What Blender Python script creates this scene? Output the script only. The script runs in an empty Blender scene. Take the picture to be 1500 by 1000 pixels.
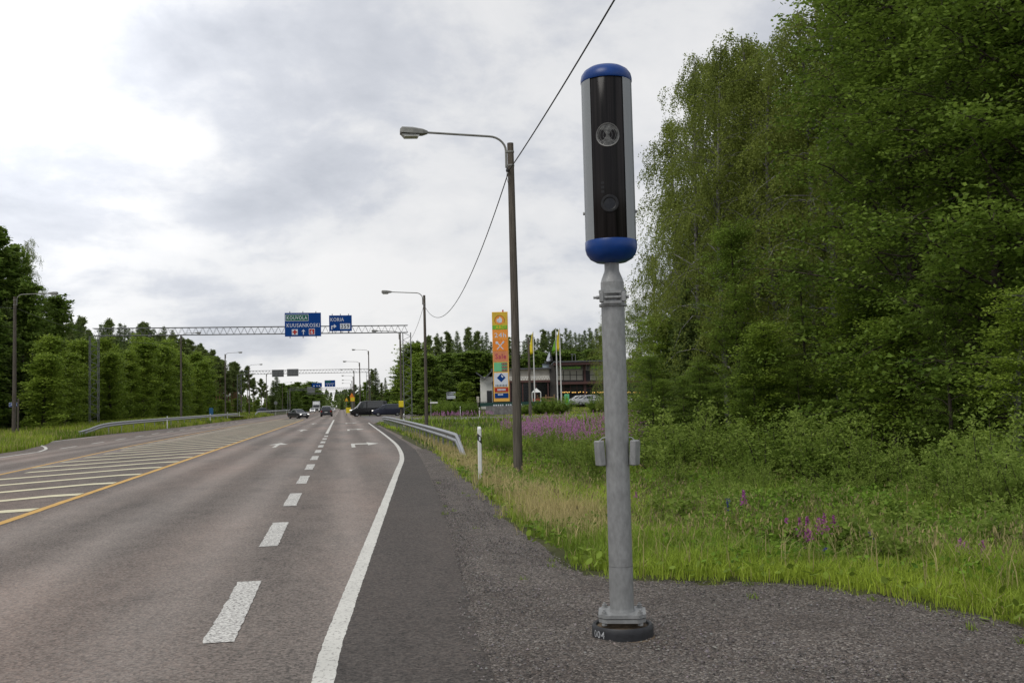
import bpy, math, random
import numpy as np
from mathutils import Vector, Matrix

# ------------------------------------------------------------------ camera
S = bpy.context.scene
F_PX, EYE = 1458.0, 1.6
YAW, PITCH, ROLL = math.radians(9.79666), math.radians(3.53123), 0.024

def _axes():
    cy, sy, cp, sp = math.cos(YAW), math.sin(YAW), math.cos(PITCH), math.sin(PITCH)
    f = np.array([sy * cp, cy * cp, sp]); r0 = np.array([cy, -sy, 0.0]); u0 = np.cross(r0, f)
    r = r0 * math.cos(ROLL) - u0 * math.sin(ROLL); u = u0 * math.cos(ROLL) + r0 * math.sin(ROLL)
    return f, r, u, r0
CF, CR, CU, CR0 = _axes()
cam = bpy.data.cameras.new('camera'); camo = bpy.data.objects.new('camera', cam)
S.collection.objects.link(camo)
cam.sensor_width = 36.0; cam.lens = 36.0 * F_PX / 1500.0; cam.clip_start = 0.05; cam.clip_end = 6000
M = Matrix(((CR[0], CU[0], -CF[0], 0), (CR[1], CU[1], -CF[1], 0), (CR[2], CU[2], -CF[2], EYE), (0, 0, 0, 1)))
camo.matrix_world = M
S.camera = camo
S.view_settings.view_transform = 'Standard'; S.view_settings.look = 'None'
S.view_settings.exposure = 0.0; S.view_settings.gamma = 1.0

# ------------------------------------------------------------------ sky and sun (overcast, brightest towards the upper left)
SUN_AZ, SUN_EL = math.radians(-135), math.radians(52)
sd = Vector((math.sin(SUN_AZ) * math.cos(SUN_EL), math.cos(SUN_AZ) * math.cos(SUN_EL), math.sin(SUN_EL)))
W = bpy.data.worlds.new('World'); S.world = W; W.use_nodes = True
nt = W.node_tree; N = nt.nodes; L = nt.links; N.clear()
def nd(t, **k):
    n = N.new(t)
    for a, b in k.items(): setattr(n, a, b)
    return n
def mth(op, a, b=None, c=None):
    n = nd('ShaderNodeMath', operation=op)
    for i, v in enumerate((a, b, c)):
        if v is None: continue
        if isinstance(v, (int, float)): n.inputs[i].default_value = v
        else: L.new(v, n.inputs[i])
    return n.outputs[0]
wo = nd('ShaderNodeOutputWorld'); bg = nd('ShaderNodeBackground'); bg.inputs['Strength'].default_value = 0.1
L.new(bg.outputs[0], wo.inputs[0])
sky = nd('ShaderNodeTexSky', sky_type='NISHITA'); sky.sun_disc = False
sky.sun_elevation = SUN_EL; sky.sun_rotation = SUN_AZ; sky.air_density = 1.0; sky.dust_density = 2.0
tc = nd('ShaderNodeTexCoord'); sep = nd('ShaderNodeSeparateXYZ'); L.new(tc.outputs['Generated'], sep.inputs[0])
zz = mth('ADD', mth('ABSOLUTE', sep.outputs[2]), 0.42)
px_ = mth('DIVIDE', sep.outputs[0], zz); py_ = mth('DIVIDE', sep.outputs[1], zz)
cmb = nd('ShaderNodeCombineXYZ'); L.new(px_, cmb.inputs[0]); L.new(py_, cmb.inputs[1])
def noise(scale, detail, rough, off, dist=0.0):
    mp = nd('ShaderNodeMapping'); mp.inputs['Location'].default_value = off
    L.new(cmb.outputs[0], mp.inputs[0])
    n = nd('ShaderNodeTexNoise'); n.inputs['Scale'].default_value = scale; n.inputs['Detail'].default_value = detail
    n.inputs['Roughness'].default_value = rough; n.inputs['Distortion'].default_value = dist
    L.new(mp.outputs[0], n.inputs['Vector']); return n.outputs[0]
n1 = noise(1.5, 9, 0.52, (1.2, 9.4, 5.0), 0.3)
n2 = noise(5.5, 7, 0.6, (8.3, 2.2, 1.4), 0.2)
cl = mth('ADD', mth('MULTIPLY', n1, 0.76), mth('MULTIPLY', n2, 0.24))
ramp = nd('ShaderNodeValToRGB'); e = ramp.color_ramp.elements
e[0].position = 0.41; e[0].color = (0.51, 0.535, 0.59, 1)
e[1].position = 0.60; e[1].color = (0.89, 0.885, 0.885, 1)
a = ramp.color_ramp.elements.new(0.482); a.color = (0.64, 0.66, 0.71, 1)
a = ramp.color_ramp.elements.new(0.53); a.color = (0.80, 0.805, 0.82, 1)
L.new(cl, ramp.inputs[0])
# glow of the hidden sun through thin cloud
vd = nd('ShaderNodeVectorMath', operation='DOT_PRODUCT'); L.new(tc.outputs['Generated'], vd.inputs[0])
gd = Vector((math.sin(math.radians(-21)) * math.cos(math.radians(19)), math.cos(math.radians(-21)) * math.cos(math.radians(19)), math.sin(math.radians(19))))
vd.inputs[1].default_value = gd
gl = mth('POWER', mth('MAXIMUM', vd.outputs['Value'], 0.0), 34.0)
gl = mth('MULTIPLY', gl, mth('ADD', mth('MULTIPLY', n1, 1.2), 0.1))
glow = mth('ADD', mth('MULTIPLY', gl, 1.1), 1.0)
vs = nd('ShaderNodeVectorMath', operation='SCALE'); L.new(ramp.outputs[0], vs.inputs[0])
L.new(mth('MULTIPLY', glow, 10.0), vs.inputs['Scale'])
mx = nd('ShaderNodeMix', data_type='RGBA'); mx.inputs[0].default_value = 0.94
L.new(sky.outputs[0], mx.inputs[6]); L.new(vs.outputs[0], mx.inputs[7]); L.new(mx.outputs[2], bg.inputs['Color'])
sun = bpy.data.lights.new('sun', 'SUN'); sun.energy = 1.5; sun.angle = math.radians(28); sun.color = (1, 0.96, 0.9)
suno = bpy.data.objects.new('sun', sun); S.collection.objects.link(suno)
suno.rotation_euler = sd.to_track_quat('Z', 'Y').to_euler()
try:
    S.cycles.max_bounces = 8; S.cycles.transparent_max_bounces = 12
except Exception: pass

# ------------------------------------------------------------------ sight lines used while measuring the place
def ray(px, py): return CF + CR * (px - 750) / F_PX - CU * (py - 500) / F_PX
def G(px, py, z=0.0):
    d = ray(px, py); t = (z - EYE) / d[2]; return Vector((d[0] * t, d[1] * t, z))
def R(px, py, dep):
    d = ray(px, py) * dep; return Vector((d[0], d[1], d[2] + EYE))
def RX(px, py, x):
    d = ray(px, py); t = x / d[0]; return Vector((x, d[1] * t, EYE + d[2] * t))
def smooth(t): t = np.clip(t, 0, 1); return t * t * (3 - 2 * t)

EDGE_R = [(4.8, 0), (4.6, 3), (4.4, 6.0), (4.3, 6.6), (4.1, 7.2), (3.7, 7.9), (2.9, 8.3), (2.5, 8.5), (2.12, 9.0), (2.1, 11), (2.35, 18), (3.0, 35), (3.1, 51), (3.15, 61), (3.1, 85), (2.95, 94), (6, 98)]
def edge_x(y): return np.interp(y, [p[1] for p in EDGE_R], [p[0] for p in EDGE_R])
def polydist(x, y, poly):
    best = np.full(np.shape(x), 1e9)
    for (x0, y0), (x1, y1) in zip(poly[:-1], poly[1:]):
        dx, dy = x1 - x0, y1 - y0
        t = np.clip(((x - x0) * dx + (y - y0) * dy) / (dx * dx + dy * dy), 0, 1)
        best = np.minimum(best, np.hypot(x - x0 - t * dx, y - y0 - t * dy))
    return best
LEFT_E = [(-14.1, -50), (-14.1, 48), (-15.3, 56), (-17.0, 64), (-16.9, 80), (-15.6, 100), (-15.6, 2000)]
def left_x(y): return np.interp(y, [p[1] for p in LEFT_E], [p[0] for p in LEFT_E])
def terrain(x, y):
    x = np.asarray(x, float); y = np.asarray(y, float)
    z = np.zeros(np.broadcast(x, y).shape) - 0.03
    far = y > 98
    dr = polydist(x, y, EDGE_R)
    right = (x > edge_x(y)) & (~far)
    fade = 1 - smooth((y - 78) / 14)
    dip = 0.05 - (0.50 + 0.35 * smooth((y - 13) / 9)) * smooth(dr / 3.6) * fade * smooth(dr * 2 + .2) + 0.9 * smooth((x - 13) / 14) * fade
    z = np.where(right, dip, z)
    lx = left_x(y)
    lz = (0.12 + 0.43 * smooth((y - 60) / 50)) * smooth((lx - x) / 2.5)
    z = np.where(x < lx, lz, z)
    st = smooth((y - 128) / 16) * smooth((x - 18) / 6)
    z = np.where(far & (x > 3.5), -0.03 + 0.75 * st, z)
    return z
def tz(x, y): return float(terrain(np.array([x]), np.array([y]))[0])

# ------------------------------------------------------------------ materials
def new_mat(name):
    m = bpy.data.materials.new(name); m.use_nodes = True
    t = m.node_tree; b = t.nodes['Principled BSDF']; return m, t, b
def pmat(name, col, rough=0.6, metal=0.0, var=0.15, scale=6.0, bump=0.0, bscale=40.0, spec=0.5, stretch=(1, 1, 1), col2=None, emit=0.0):
    m, t, b = new_mat(name); n = t.nodes; l = t.links
    b.inputs['Roughness'].default_value = rough; b.inputs['Metallic'].default_value = metal
    b.inputs['Specular IOR Level'].default_value = spec
    c = n.new('ShaderNodeTexCoord'); mp = n.new('ShaderNodeMapping'); mp.inputs['Scale'].default_value = stretch
    l.new(c.outputs['Object'], mp.inputs[0])
    ns = n.new('ShaderNodeTexNoise'); ns.inputs['Scale'].default_value = scale; ns.inputs['Detail'].default_value = 5
    l.new(mp.outputs[0], ns.inputs['Vector'])
    r = n.new('ShaderNodeValToRGB'); r.color_ramp.elements[0].position = 0.3; r.color_ramp.elements[1].position = 0.7
    c2 = col2 or tuple(min(1, v * (1 + var)) for v in col); c1 = col if col2 else tuple(v * (1 - var) for v in col)
    r.color_ramp.elements[0].color = (*c1, 1); r.color_ramp.elements[1].color = (*c2, 1)
    l.new(ns.outputs[0], r.inputs[0]); l.new(r.outputs[0], b.inputs['Base Color'])
    if emit: l.new(r.outputs[0], b.inputs['Emission Color']); b.inputs['Emission Strength'].default_value = emit
    if bump:
        n2 = n.new('ShaderNodeTexNoise'); n2.inputs['Scale'].default_value = bscale; n2.inputs['Detail'].default_value = 4
        l.new(mp.outputs[0], n2.inputs['Vector'])
        bp = n.new('ShaderNodeBump'); bp.inputs['Strength'].default_value = bump; bp.inputs['Distance'].default_value = 0.01
        l.new(n2.outputs[0], bp.inputs['Height']); l.new(bp.outputs[0], b.inputs['Normal'])
    return m
def leaf_mat(name, c1, c2, trans=0.35, rough=0.55, spec=0.3, clump=0.6):
    m, t, b = new_mat(name); n = t.nodes; l = t.links
    g = n.new('ShaderNodeNewGeometry'); oi = n.new('ShaderNodeObjectInfo')
    c = n.new('ShaderNodeTexCoord'); ns = n.new('ShaderNodeTexNoise'); ns.inputs['Scale'].default_value = clump; ns.inputs['Detail'].default_value = 3
    l.new(c.outputs['Object'], ns.inputs['Vector'])
    a = n.new('ShaderNodeMath'); a.operation = 'MULTIPLY_ADD'; a.inputs[1].default_value = 0.45; l.new(g.outputs['Random Per Island'], a.inputs[0])
    d = n.new('ShaderNodeMath'); d.operation = 'MULTIPLY_ADD'; d.inputs[1].default_value = 1.7; d.inputs[2].default_value = -0.62; l.new(ns.outputs[0], d.inputs[0]); l.new(d.outputs[0], a.inputs[2])  # clump tone variation, its contrast widened to imitate lit masses and dark gaps
    o = n.new('ShaderNodeMath'); o.operation = 'MULTIPLY_ADD'; o.inputs[1].default_value = 0.3; l.new(oi.outputs['Random'], o.inputs[0]); l.new(a.outputs[0], o.inputs[2])
    mixc = n.new('ShaderNodeMix'); mixc.data_type = 'RGBA'; mixc.inputs[6].default_value = (*c1, 1); mixc.inputs[7].default_value = (*c2, 1)
    l.new(o.outputs[0], mixc.inputs[0])
    b.inputs['Roughness'].default_value = rough; b.inputs['Specular IOR Level'].default_value = spec * .4
    l.new(mixc.outputs[2], b.inputs['Base Color'])
    tr = n.new('ShaderNodeBsdfTranslucent'); l.new(mixc.outputs[2], tr.inputs['Color'])
    ms = n.new('ShaderNodeMixShader'); ms.inputs[0].default_value = trans
    out = n['Material Output']; l.new(b.outputs[0], ms.inputs[1]); l.new(tr.outputs[0], ms.inputs[2]); l.new(ms.outputs[0], out.inputs[0])
    return m
def attr_mat(name, trans=0.3, rough=0.7):
    m, t, b = new_mat(name); n = t.nodes; l = t.links
    a = n.new('ShaderNodeAttribute'); a.attribute_name = 'tint'
    l.new(a.outputs['Color'], b.inputs['Base Color']); b.inputs['Roughness'].default_value = rough; b.inputs['Specular IOR Level'].default_value = 0.2
    tr = n.new('ShaderNodeBsdfTranslucent'); l.new(a.outputs['Color'], tr.inputs['Color'])
    ms = n.new('ShaderNodeMixShader'); ms.inputs[0].default_value = trans
    out = n['Material Output']; l.new(b.outputs[0], ms.inputs[1]); l.new(tr.outputs[0], ms.inputs[2]); l.new(ms.outputs[0], out.inputs[0])
    return m

def asphalt(name, base, tracks, grain=1.0, red=0.0, streak=1.0):
    """aggregate speckle, long streaks along the road and polished wheel tracks at the given lateral positions"""
    m, t, b = new_mat(name); n = t.nodes; l = t.links
    c = n.new('ShaderNodeTexCoord'); sp = n.new('ShaderNodeSeparateXYZ'); l.new(c.outputs['Object'], sp.inputs[0])
    def mt(op, a, bb=None, cc=None):
        q = n.new('ShaderNodeMath'); q.operation = op
        for i, v in enumerate((a, bb, cc)):
            if v is None: continue
            if isinstance(v, (int, float)): q.inputs[i].default_value = v
            else: l.new(v, q.inputs[i])
        return q.outputs[0]
    def nz(sc, det, st=(1, 1, 1), ro=0.5):
        mp = n.new('ShaderNodeMapping'); mp.inputs['Scale'].default_value = st; l.new(c.outputs['Object'], mp.inputs[0])
        q = n.new('ShaderNodeTexNoise'); q.inputs['Scale'].default_value = sc; q.inputs['Detail'].default_value = det; q.inputs['Roughness'].default_value = ro
        l.new(mp.outputs[0], q.inputs['Vector']); return q.outputs[0]
    big = nz(0.35, 4, (1, 0.25, 1)); st = nz(1.6, 5, (1, 0.07, 1), 0.6); sp1 = nz(46, 4, (1, 1, 1), 0.75); blot = nz(2.2, 5, (1, 0.6, 1), 0.6)
    v = n.new('ShaderNodeTexVoronoi'); v.inputs['Scale'].default_value = 52; l.new(c.outputs['Object'], v.inputs['Vector'])
    tot = None
    for tx in tracks:
        d = mt('SUBTRACT', sp.outputs[0], tx); g = mt('POWER', 2.718, mt('MULTIPLY', mt('MULTIPLY', d, d), -5.5))
        tot = g if tot is None else mt('ADD', tot, g)
    if tot is None: tot = mt('MULTIPLY', sp.outputs[0], 0.0)
    wob = mt('MULTIPLY', tot, mt('ADD', mt('MULTIPLY', big, 0.9), 0.25))
    val = mt('ADD', mt('MULTIPLY', mt('SUBTRACT', st, 0.5), 0.95 * streak), mt('MULTIPLY', mt('SUBTRACT', big, 0.5), 0.9))
    val = mt('ADD', val, mt('MULTIPLY', wob, 0.62))
    val = mt('ADD', val, mt('MULTIPLY', mt('SUBTRACT', blot, 0.5), 0.6))
    val = mt('ADD', val, mt('MULTIPLY', mt('SUBTRACT', sp1, 0.5), 2.4 * grain))
    sc = n.new('ShaderNodeSeparateColor'); l.new(v.outputs['Color'], sc.inputs[0])
    val = mt('ADD', val, mt('MULTIPLY', mt('SUBTRACT', sc.outputs[0], 0.5), 0.95 * grain))
    bl2 = nz(0.9, 6, (1, .45, 1), .6); val = mt('SUBTRACT', val, mt('MULTIPLY', mt('MAXIMUM', mt('SUBTRACT', bl2, .56), 0.0), 1.8 * streak))
    val = mt('ADD', val, 0.97)
    val = mt('MAXIMUM', val, 0.15)
    cr = n.new('ShaderNodeMix'); cr.data_type = 'RGBA'
    cr.inputs[6].default_value = (*base, 1); cr.inputs[7].default_value = (base[0] * 1.2, base[1] * 0.95, base[2] * 0.86, 1)
    l.new(mt('MULTIPLY', mt('ADD', mt('MULTIPLY', mt('SUBTRACT', big, 0.42), 3), mt('MULTIPLY', mt('SUBTRACT', sc.outputs[1], 0.5), 0.8)), 0.4 + red), cr.inputs[0]); cr.clamp_factor = True
    vs = n.new('ShaderNodeVectorMath'); vs.operation = 'SCALE'; l.new(cr.outputs[2], vs.inputs[0]); l.new(val, vs.inputs['Scale'])
    l.new(vs.outputs[0], b.inputs['Base Color'])
    b.inputs['Specular IOR Level'].default_value = 0.35
    l.new(mt('SUBTRACT', 0.85, mt('MULTIPLY', tot, 0.15)), b.inputs['Roughness'])
    bp = n.new('ShaderNodeBump'); bp.inputs['Strength'].default_value = 0.5; bp.inputs['Distance'].default_value = 0.006
    l.new(v.outputs['Distance'], bp.inputs['Height']); l.new(bp.outputs[0], b.inputs['Normal'])
    return m

def paint(name, col, under, wear=0.5, wscale=14.0, stretch=(1, 1, 1)):
    m, t, b = new_mat(name); n = t.nodes; l = t.links
    c = n.new('ShaderNodeTexCoord'); mp = n.new('ShaderNodeMapping'); mp.inputs['Scale'].default_value = stretch; l.new(c.outputs['Object'], mp.inputs[0])
    q = n.new('ShaderNodeTexNoise'); q.inputs['Scale'].default_value = wscale; q.inputs['Detail'].default_value = 6; q.inputs['Roughness'].default_value = 0.75; l.new(mp.outputs[0], q.inputs['Vector'])
    r = n.new('ShaderNodeValToRGB'); r.color_ramp.elements[0].position = wear - 0.05; r.color_ramp.elements[1].position = wear + 0.05
    r.color_ramp.elements[0].color = (*under, 1); r.color_ramp.elements[1].color = (*col, 1); l.new(q.outputs[0], r.inputs[0])
    q2 = n.new('ShaderNodeTexNoise'); q2.inputs['Scale'].default_value = 1.3; q2.inputs['Detail'].default_value = 5; l.new(c.outputs['Object'], q2.inputs['Vector'])
    mm = n.new('ShaderNodeMix'); mm.data_type = 'RGBA'; mm.blend_type = 'MULTIPLY'; mm.inputs[0].default_value = 0.35
    l.new(r.outputs[0], mm.inputs[6]); l.new(q2.outputs[0], mm.inputs[7]); l.new(mm.outputs[2], b.inputs['Base Color'])
    b.inputs['Roughness'].default_value = 0.7
    return m

ASP = (0.147, 0.126, 0.110)
M_road = asphalt('road_asphalt', ASP, [-4.35, -2.9, -1.75 + .3, 0.15, 1.5, -11.0, -12.3, -9.3], 1.0, 0.12)
M_shoulder = asphalt('shoulder_asphalt', (0.070, 0.061, 0.054), [], 1.0, 0.0, 0.3)
M_side = asphalt('side_asphalt', (0.15, 0.142, 0.138), [], 0.6, 0.3, 0.2)
M_path = asphalt('path_asphalt', (0.19, 0.14, 0.13), [], 0.5, 0.5, 0.2)
M_white = paint('road_white', (0.72, 0.71, 0.65), (0.2, 0.18, 0.165), 0.41, 34)
M_worn = paint('road_white_worn', (0.76, 0.75, 0.70), (0.15, 0.135, 0.125), 0.47, 38, (1, 1.3, 1))
M_yellow = paint('road_yellow', (0.72, 0.42, 0.09), (0.3, 0.2, 0.09), 0.38, 20)
M_hatch = paint('road_hatch', (0.80, 0.74, 0.50), (0.30, 0.26, 0.18), 0.36, 18)
M_soil = pmat('soil', (0.045, 0.05, 0.02), 0.9, 0, 0.4, 0.8, 0.6, 30, 0.1, col2=(0.085, 0.09, 0.035))
M_galv = pmat('galvanised_steel', (0.215, 0.22, 0.218), 0.5, 0.25, 0.2, 34, 0.3, 90, 0.5, (1, 1, .45), col2=(0.30, 0.307, 0.305))
M_galv2 = pmat('galvanised_rail', (0.27, 0.28, 0.29), 0.42, 0.6, 0.15, 5, 0, 40)
M_truss = pmat('truss_steel', (0.16, 0.165, 0.17), 0.6, 0.4, 0.2, 3)
M_alu = pmat('aluminium_shell', (0.235, 0.25, 0.255), 0.42, 0.25, 0.06, 3, 0, 10, 0.5, (1, 1, 0.2))
M_blue = pmat('blue_plastic', (0.003, 0.040, 0.195), 0.34, 0, 0.15, 8, 0.05, 30, 0.35)
M_black = pmat('black_rubber', (0.018, 0.019, 0.022), 0.55, 0, 0.3, 20, 0.2, 60)
M_glassblk = pmat('dark_window', (0.003, 0.003, 0.003), 0.16, 0, 0.2, 5, 0, 10, 0.16, (9, 9, 0.12), col2=(0.024, 0.021, 0.021))  # paler vertical streaks in the colour imitate reflections on the window
M_wood = pmat('weathered_pole_wood', (0.062, 0.053, 0.044), 0.85, 0, 0.35, 7, 0.5, 25, 0.2, (6, 6, 0.3), col2=(0.145, 0.127, 0.104))
M_lampgrey = pmat('lamp_grey', (0.22, 0.22, 0.20), 0.55, 0.2, 0.2, 8)
M_lens = pmat('lamp_lens', (0.55, 0.55, 0.52), 0.25, 0, 0.1, 8)
M_wire = pmat('cable_black', (0.03, 0.03, 0.03), 0.6, 0, 0.1, 5)
M_sblue = pmat('sign_blue', (0.001, 0.045, 0.22), 0.5, 0, 0.08, 2, 0, 10, 0.15)
M_sgreen = pmat('sign_green', (0.005, 0.11, 0.07), 0.5, 0, 0.08, 2, 0, 10, 0.15)
M_swhite = pmat('sign_white', (0.62, 0.66, 0.72), 0.5, 0, 0.05, 2)
M_sred = pmat('sign_red', (0.42, 0.02, 0.012), 0.5, 0, 0.05, 2)
M_sgrey = pmat('sign_back', (0.17, 0.18, 0.18), 0.6, 0.3, 0.1, 2)
M_plwhite = pmat('plastic_white', (0.68, 0.69, 0.67), 0.5, 0, 0.08, 9)
M_plnum = pmat('faded_number', (.36, .37, .38), .7, 0, .5, 60)
M_plblack = pmat('plastic_black', (0.02, 0.02, 0.02), 0.6, 0, 0.1, 9)
M_plyel = pmat('plastic_yellow', (0.75, 0.6, 0.02), 0.5, 0, 0.08, 9)
M_orange = pmat('sign_orange', (0.8, 0.24, 0.02), 0.5, 0, 0.08, 2)
M_orange2 = pmat('panel_orange', (0.80, 0.30, 0.04), 0.45, 0, 0.06, 1)
M_amber = pmat('panel_amber', (0.82, 0.46, 0.09), 0.45, 0, 0.08, 1)
M_mustard = pmat('panel_mustard', (0.62, 0.42, 0.03), 0.45, 0, 0.1, 1)
M_lime = pmat('panel_lime', (0.16, 0.42, 0.02), 0.45, 0, 0.1, 1)
M_salmon = pmat('panel_salmon', (0.62, 0.22, 0.10), 0.45, 0, 0.1, 1)
M_mint = pmat('panel_mint', (0.14, 0.50, 0.24), 0.45, 0, 0.1, 1)
M_pinkred = pmat('letter_crimson', (0.40, 0.02, 0.10), 0.5, 0, 0.1, 1)
M_sand = pmat('sandy_dirt', (0.15, 0.115, 0.08), 0.95, 0, 0.3, 20, 0.6, 50, 0.1)

# leaves and bark
M_birch = leaf_mat('birch_leaves', (0.088, 0.120, 0.020), (0.290, 0.345, 0.075), 0.44)
M_broad = leaf_mat('alder_leaves', (0.046, 0.094, 0.012), (0.240, 0.340, 0.055), 0.42)
M_mass = leaf_mat('leafy_green', (0.085, 0.150, 0.022), (0.225, 0.315, 0.062), 0.42)
M_bush = leaf_mat('willow_leaves', (0.110, 0.185, 0.022), (0.285, 0.370, 0.078), 0.42, clump=1.5)
M_light = leaf_mat('light_leaves', (0.125, 0.205, 0.022), (0.290, 0.385, 0.058), 0.44)
M_pine = leaf_mat('pine_needles', (0.085, 0.125, 0.036), (0.200, 0.250, 0.078), 0.32)
M_spruce = leaf_mat('spruce_needles', (0.070, 0.112, 0.030), (0.172, 0.230, 0.068), 0.32)
M_bark = pmat('grey_bark', (0.06, 0.05, 0.04), 0.9, 0, 0.4, 8, 0.5, 20, 0.1, (1, 1, 0.4))
M_bbark = pmat('birch_bark', (0.06, 0.055, 0.05), 0.8, 0, 0.3, 5, 0.2, 20, 0.2, (1, 1, 2.2), col2=(0.27, 0.265, 0.245))
M_pbark = pmat('pine_bark', (0.14, 0.075, 0.045), 0.9, 0, 0.3, 6, 0.4, 20, 0.1, (1, 1, 0.4))
M_grass = attr_mat('grass_blades', 0.35)
M_petal = attr_mat('flower_petals', 0.35)

# ------------------------------------------------------------------ mesh helpers
def col(): return S.collection
def make(name, verts, faces, mat, parent=None, smooth_=False, loc=None):
    me = bpy.data.meshes.new(name); me.from_pydata([tuple(v) for v in verts], [], faces); me.update()
    if smooth_: me.shade_smooth()
    for mm in (mat if isinstance(mat, (list, tuple)) else [mat]): me.materials.append(mm)
    o = bpy.data.objects.new(name, me); col().objects.link(o)
    if parent: o.parent = parent
    if loc is not None: o.location = loc
    return o
class MB:
    def __init__(s): s.v = []; s.f = []
    def add(s, v, f):
        b = len(s.v); s.v += [tuple(p) for p in v]; s.f += [tuple(i + b for i in q) for q in f]; return s
    def box(s, c, d, rz=0.0, rx=0.0, ry=0.0):
        m = Matrix.Rotation(rz, 3, 'Z') @ Matrix.Rotation(ry, 3, 'Y') @ Matrix.Rotation(rx, 3, 'X'); c = Vector(c)
        P = [c + m @ Vector((x * d[0] / 2, y * d[1] / 2, z * d[2] / 2)) for x in (-1, 1) for y in (-1, 1) for z in (-1, 1)]
        return s.add(P, [(0, 1, 3, 2), (4, 6, 7, 5), (0, 4, 5, 1), (2, 3, 7, 6), (0, 2, 6, 4), (1, 5, 7, 3)])
    def bevbox(s, c, d, b, rz=0.0, rx=0.0, ry=0.0):
        m = Matrix.Rotation(rz, 3, 'Z') @ Matrix.Rotation(ry, 3, 'Y') @ Matrix.Rotation(rx, 3, 'X'); c = Vector(c)
        hx, hy, hz = d[0] / 2, d[1] / 2, d[2] / 2; rings = []
        for z, k in ((-hz, b), (-hz + b, 0), (hz - b, 0), (hz, b)):
            X, Y = hx - k, hy - k; q = b * 0.7
            rings.append([(X - q, -Y), (X, -Y + q), (X, Y - q), (X - q, Y), (-X + q, Y), (-X, Y - q), (-X, -Y + q), (-X + q, -Y)])
            rings[-1] = [c + m @ Vector((x, y, z)) for x, y in rings[-1]]
        P = [p for r_ in rings for p in r_]; Fc = []
        for i in range(3):
            for j in range(8): Fc.append((i * 8 + j, i * 8 + (j + 1) % 8, (i + 1) * 8 + (j + 1) % 8, (i + 1) * 8 + j))
        Fc.append(tuple(range(7, -1, -1))); Fc.append(tuple(range(24, 32)))
        return s.add(P, Fc)
    def tube(s, pts, r, n=8, caps=True):
        pts = [Vector(p) for p in pts]; rs = r if isinstance(r, (list, tuple)) else [r] * len(pts); P = []
        prev = None
        for i, p in enumerate(pts):
            t = (pts[min(i + 1, len(pts) - 1)] - pts[max(i - 1, 0)]).normalized()
            up = Vector((0, 0, 1)) if abs(t.z) < 0.9 else Vector((1, 0, 0))
            if prev is not None: up = prev
            a = t.cross(up).normalized(); b = a.cross(t).normalized(); prev = b
            for k in range(n):
                an = 2 * math.pi * k / n; P.append(p + (a * math.cos(an) + b * math.sin(an)) * rs[i])
        Fc = []
        for i in range(len(pts) - 1):
            for k in range(n): Fc.append((i * n + k, i * n + (k + 1) % n, (i + 1) * n + (k + 1) % n, (i + 1) * n + k))
        if caps: Fc.append(tuple(range(n - 1, -1, -1))); Fc.append(tuple(range((len(pts) - 1) * n, len(pts) * n)))
        return s.add(P, Fc)
    def lathe(s, prof, n=32, c=(0, 0, 0), a0=0.0, a1=2 * math.pi):
        full = abs(a1 - a0 - 2 * math.pi) < 1e-6; m = n if full else n + 1; P = []
        for r_, z in prof:
            for k in range(m):
                an = a0 + (a1 - a0) * k / n; P.append((c[0] + r_ * math.cos(an), c[1] + r_ * math.sin(an), c[2] + z))
        Fc = []
        for i in range(len(prof) - 1):
            for k in range(n): Fc.append((i * m + k, i * m + (k + 1) % m, (i + 1) * m + (k + 1) % m, (i + 1) * m + k))
        return s.add(P, Fc)
    def prism(s, poly, y0, y1):
        """polygon in x,z extruded along y"""
        n = len(poly); P = [(x, y0, z) for x, z in poly] + [(x, y1, z) for x, z in poly]
        Fc = [tuple(range(n)), tuple(range(2 * n - 1, n - 1, -1))] + [(i, i + n, (i + 1) % n + n, (i + 1) % n) for i in range(n)]
        return s.add(P, Fc)
    def build(s, name, mat, parent=None, sm=False, loc=None): return make(name, s.v, s.f, mat, parent, sm, loc)
def sm_angle(o, deg=40):
    o.data.shade_smooth()
    try: o.data.set_sharp_from_angle(angle=math.radians(deg))
    except Exception: pass
    return o
def tag(o, label=None, cat=None, group=None, kind=None):
    if label: o['label'] = label
    if cat: o['category'] = cat
    if group: o['group'] = group
    if kind: o['kind'] = kind
    return o
def thing(name, label, cat, loc=(0, 0, 0), rz=0.0, group=None):
    o = bpy.data.objects.new(name, None); col().objects.link(o); o.location = loc; o.rotation_euler = (0, 0, rz)
    return tag(o, label, cat, group)
def dup(root, loc, rz=0.0, label=None, group=None, scale=None):
    r = root.copy(); col().objects.link(r); r.location = loc; r.rotation_euler = (0, 0, rz)
    if scale is not None: r.scale = scale
    if label: r['label'] = label
    if group: r['group'] = group
    for ch in list(root.children):
        c = ch.copy(); col().objects.link(c); c.parent = r
        for g in list(ch.children):
            d = g.copy(); col().objects.link(d); d.parent = c
    return r
def poly_sheet(name, pts, z, mat, parent=None, label=None):
    o = make(name, [(p[0], p[1], z) for p in pts], [tuple(range(len(pts)))], mat, parent)
    return o
_sj = random.Random(8)
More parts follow.
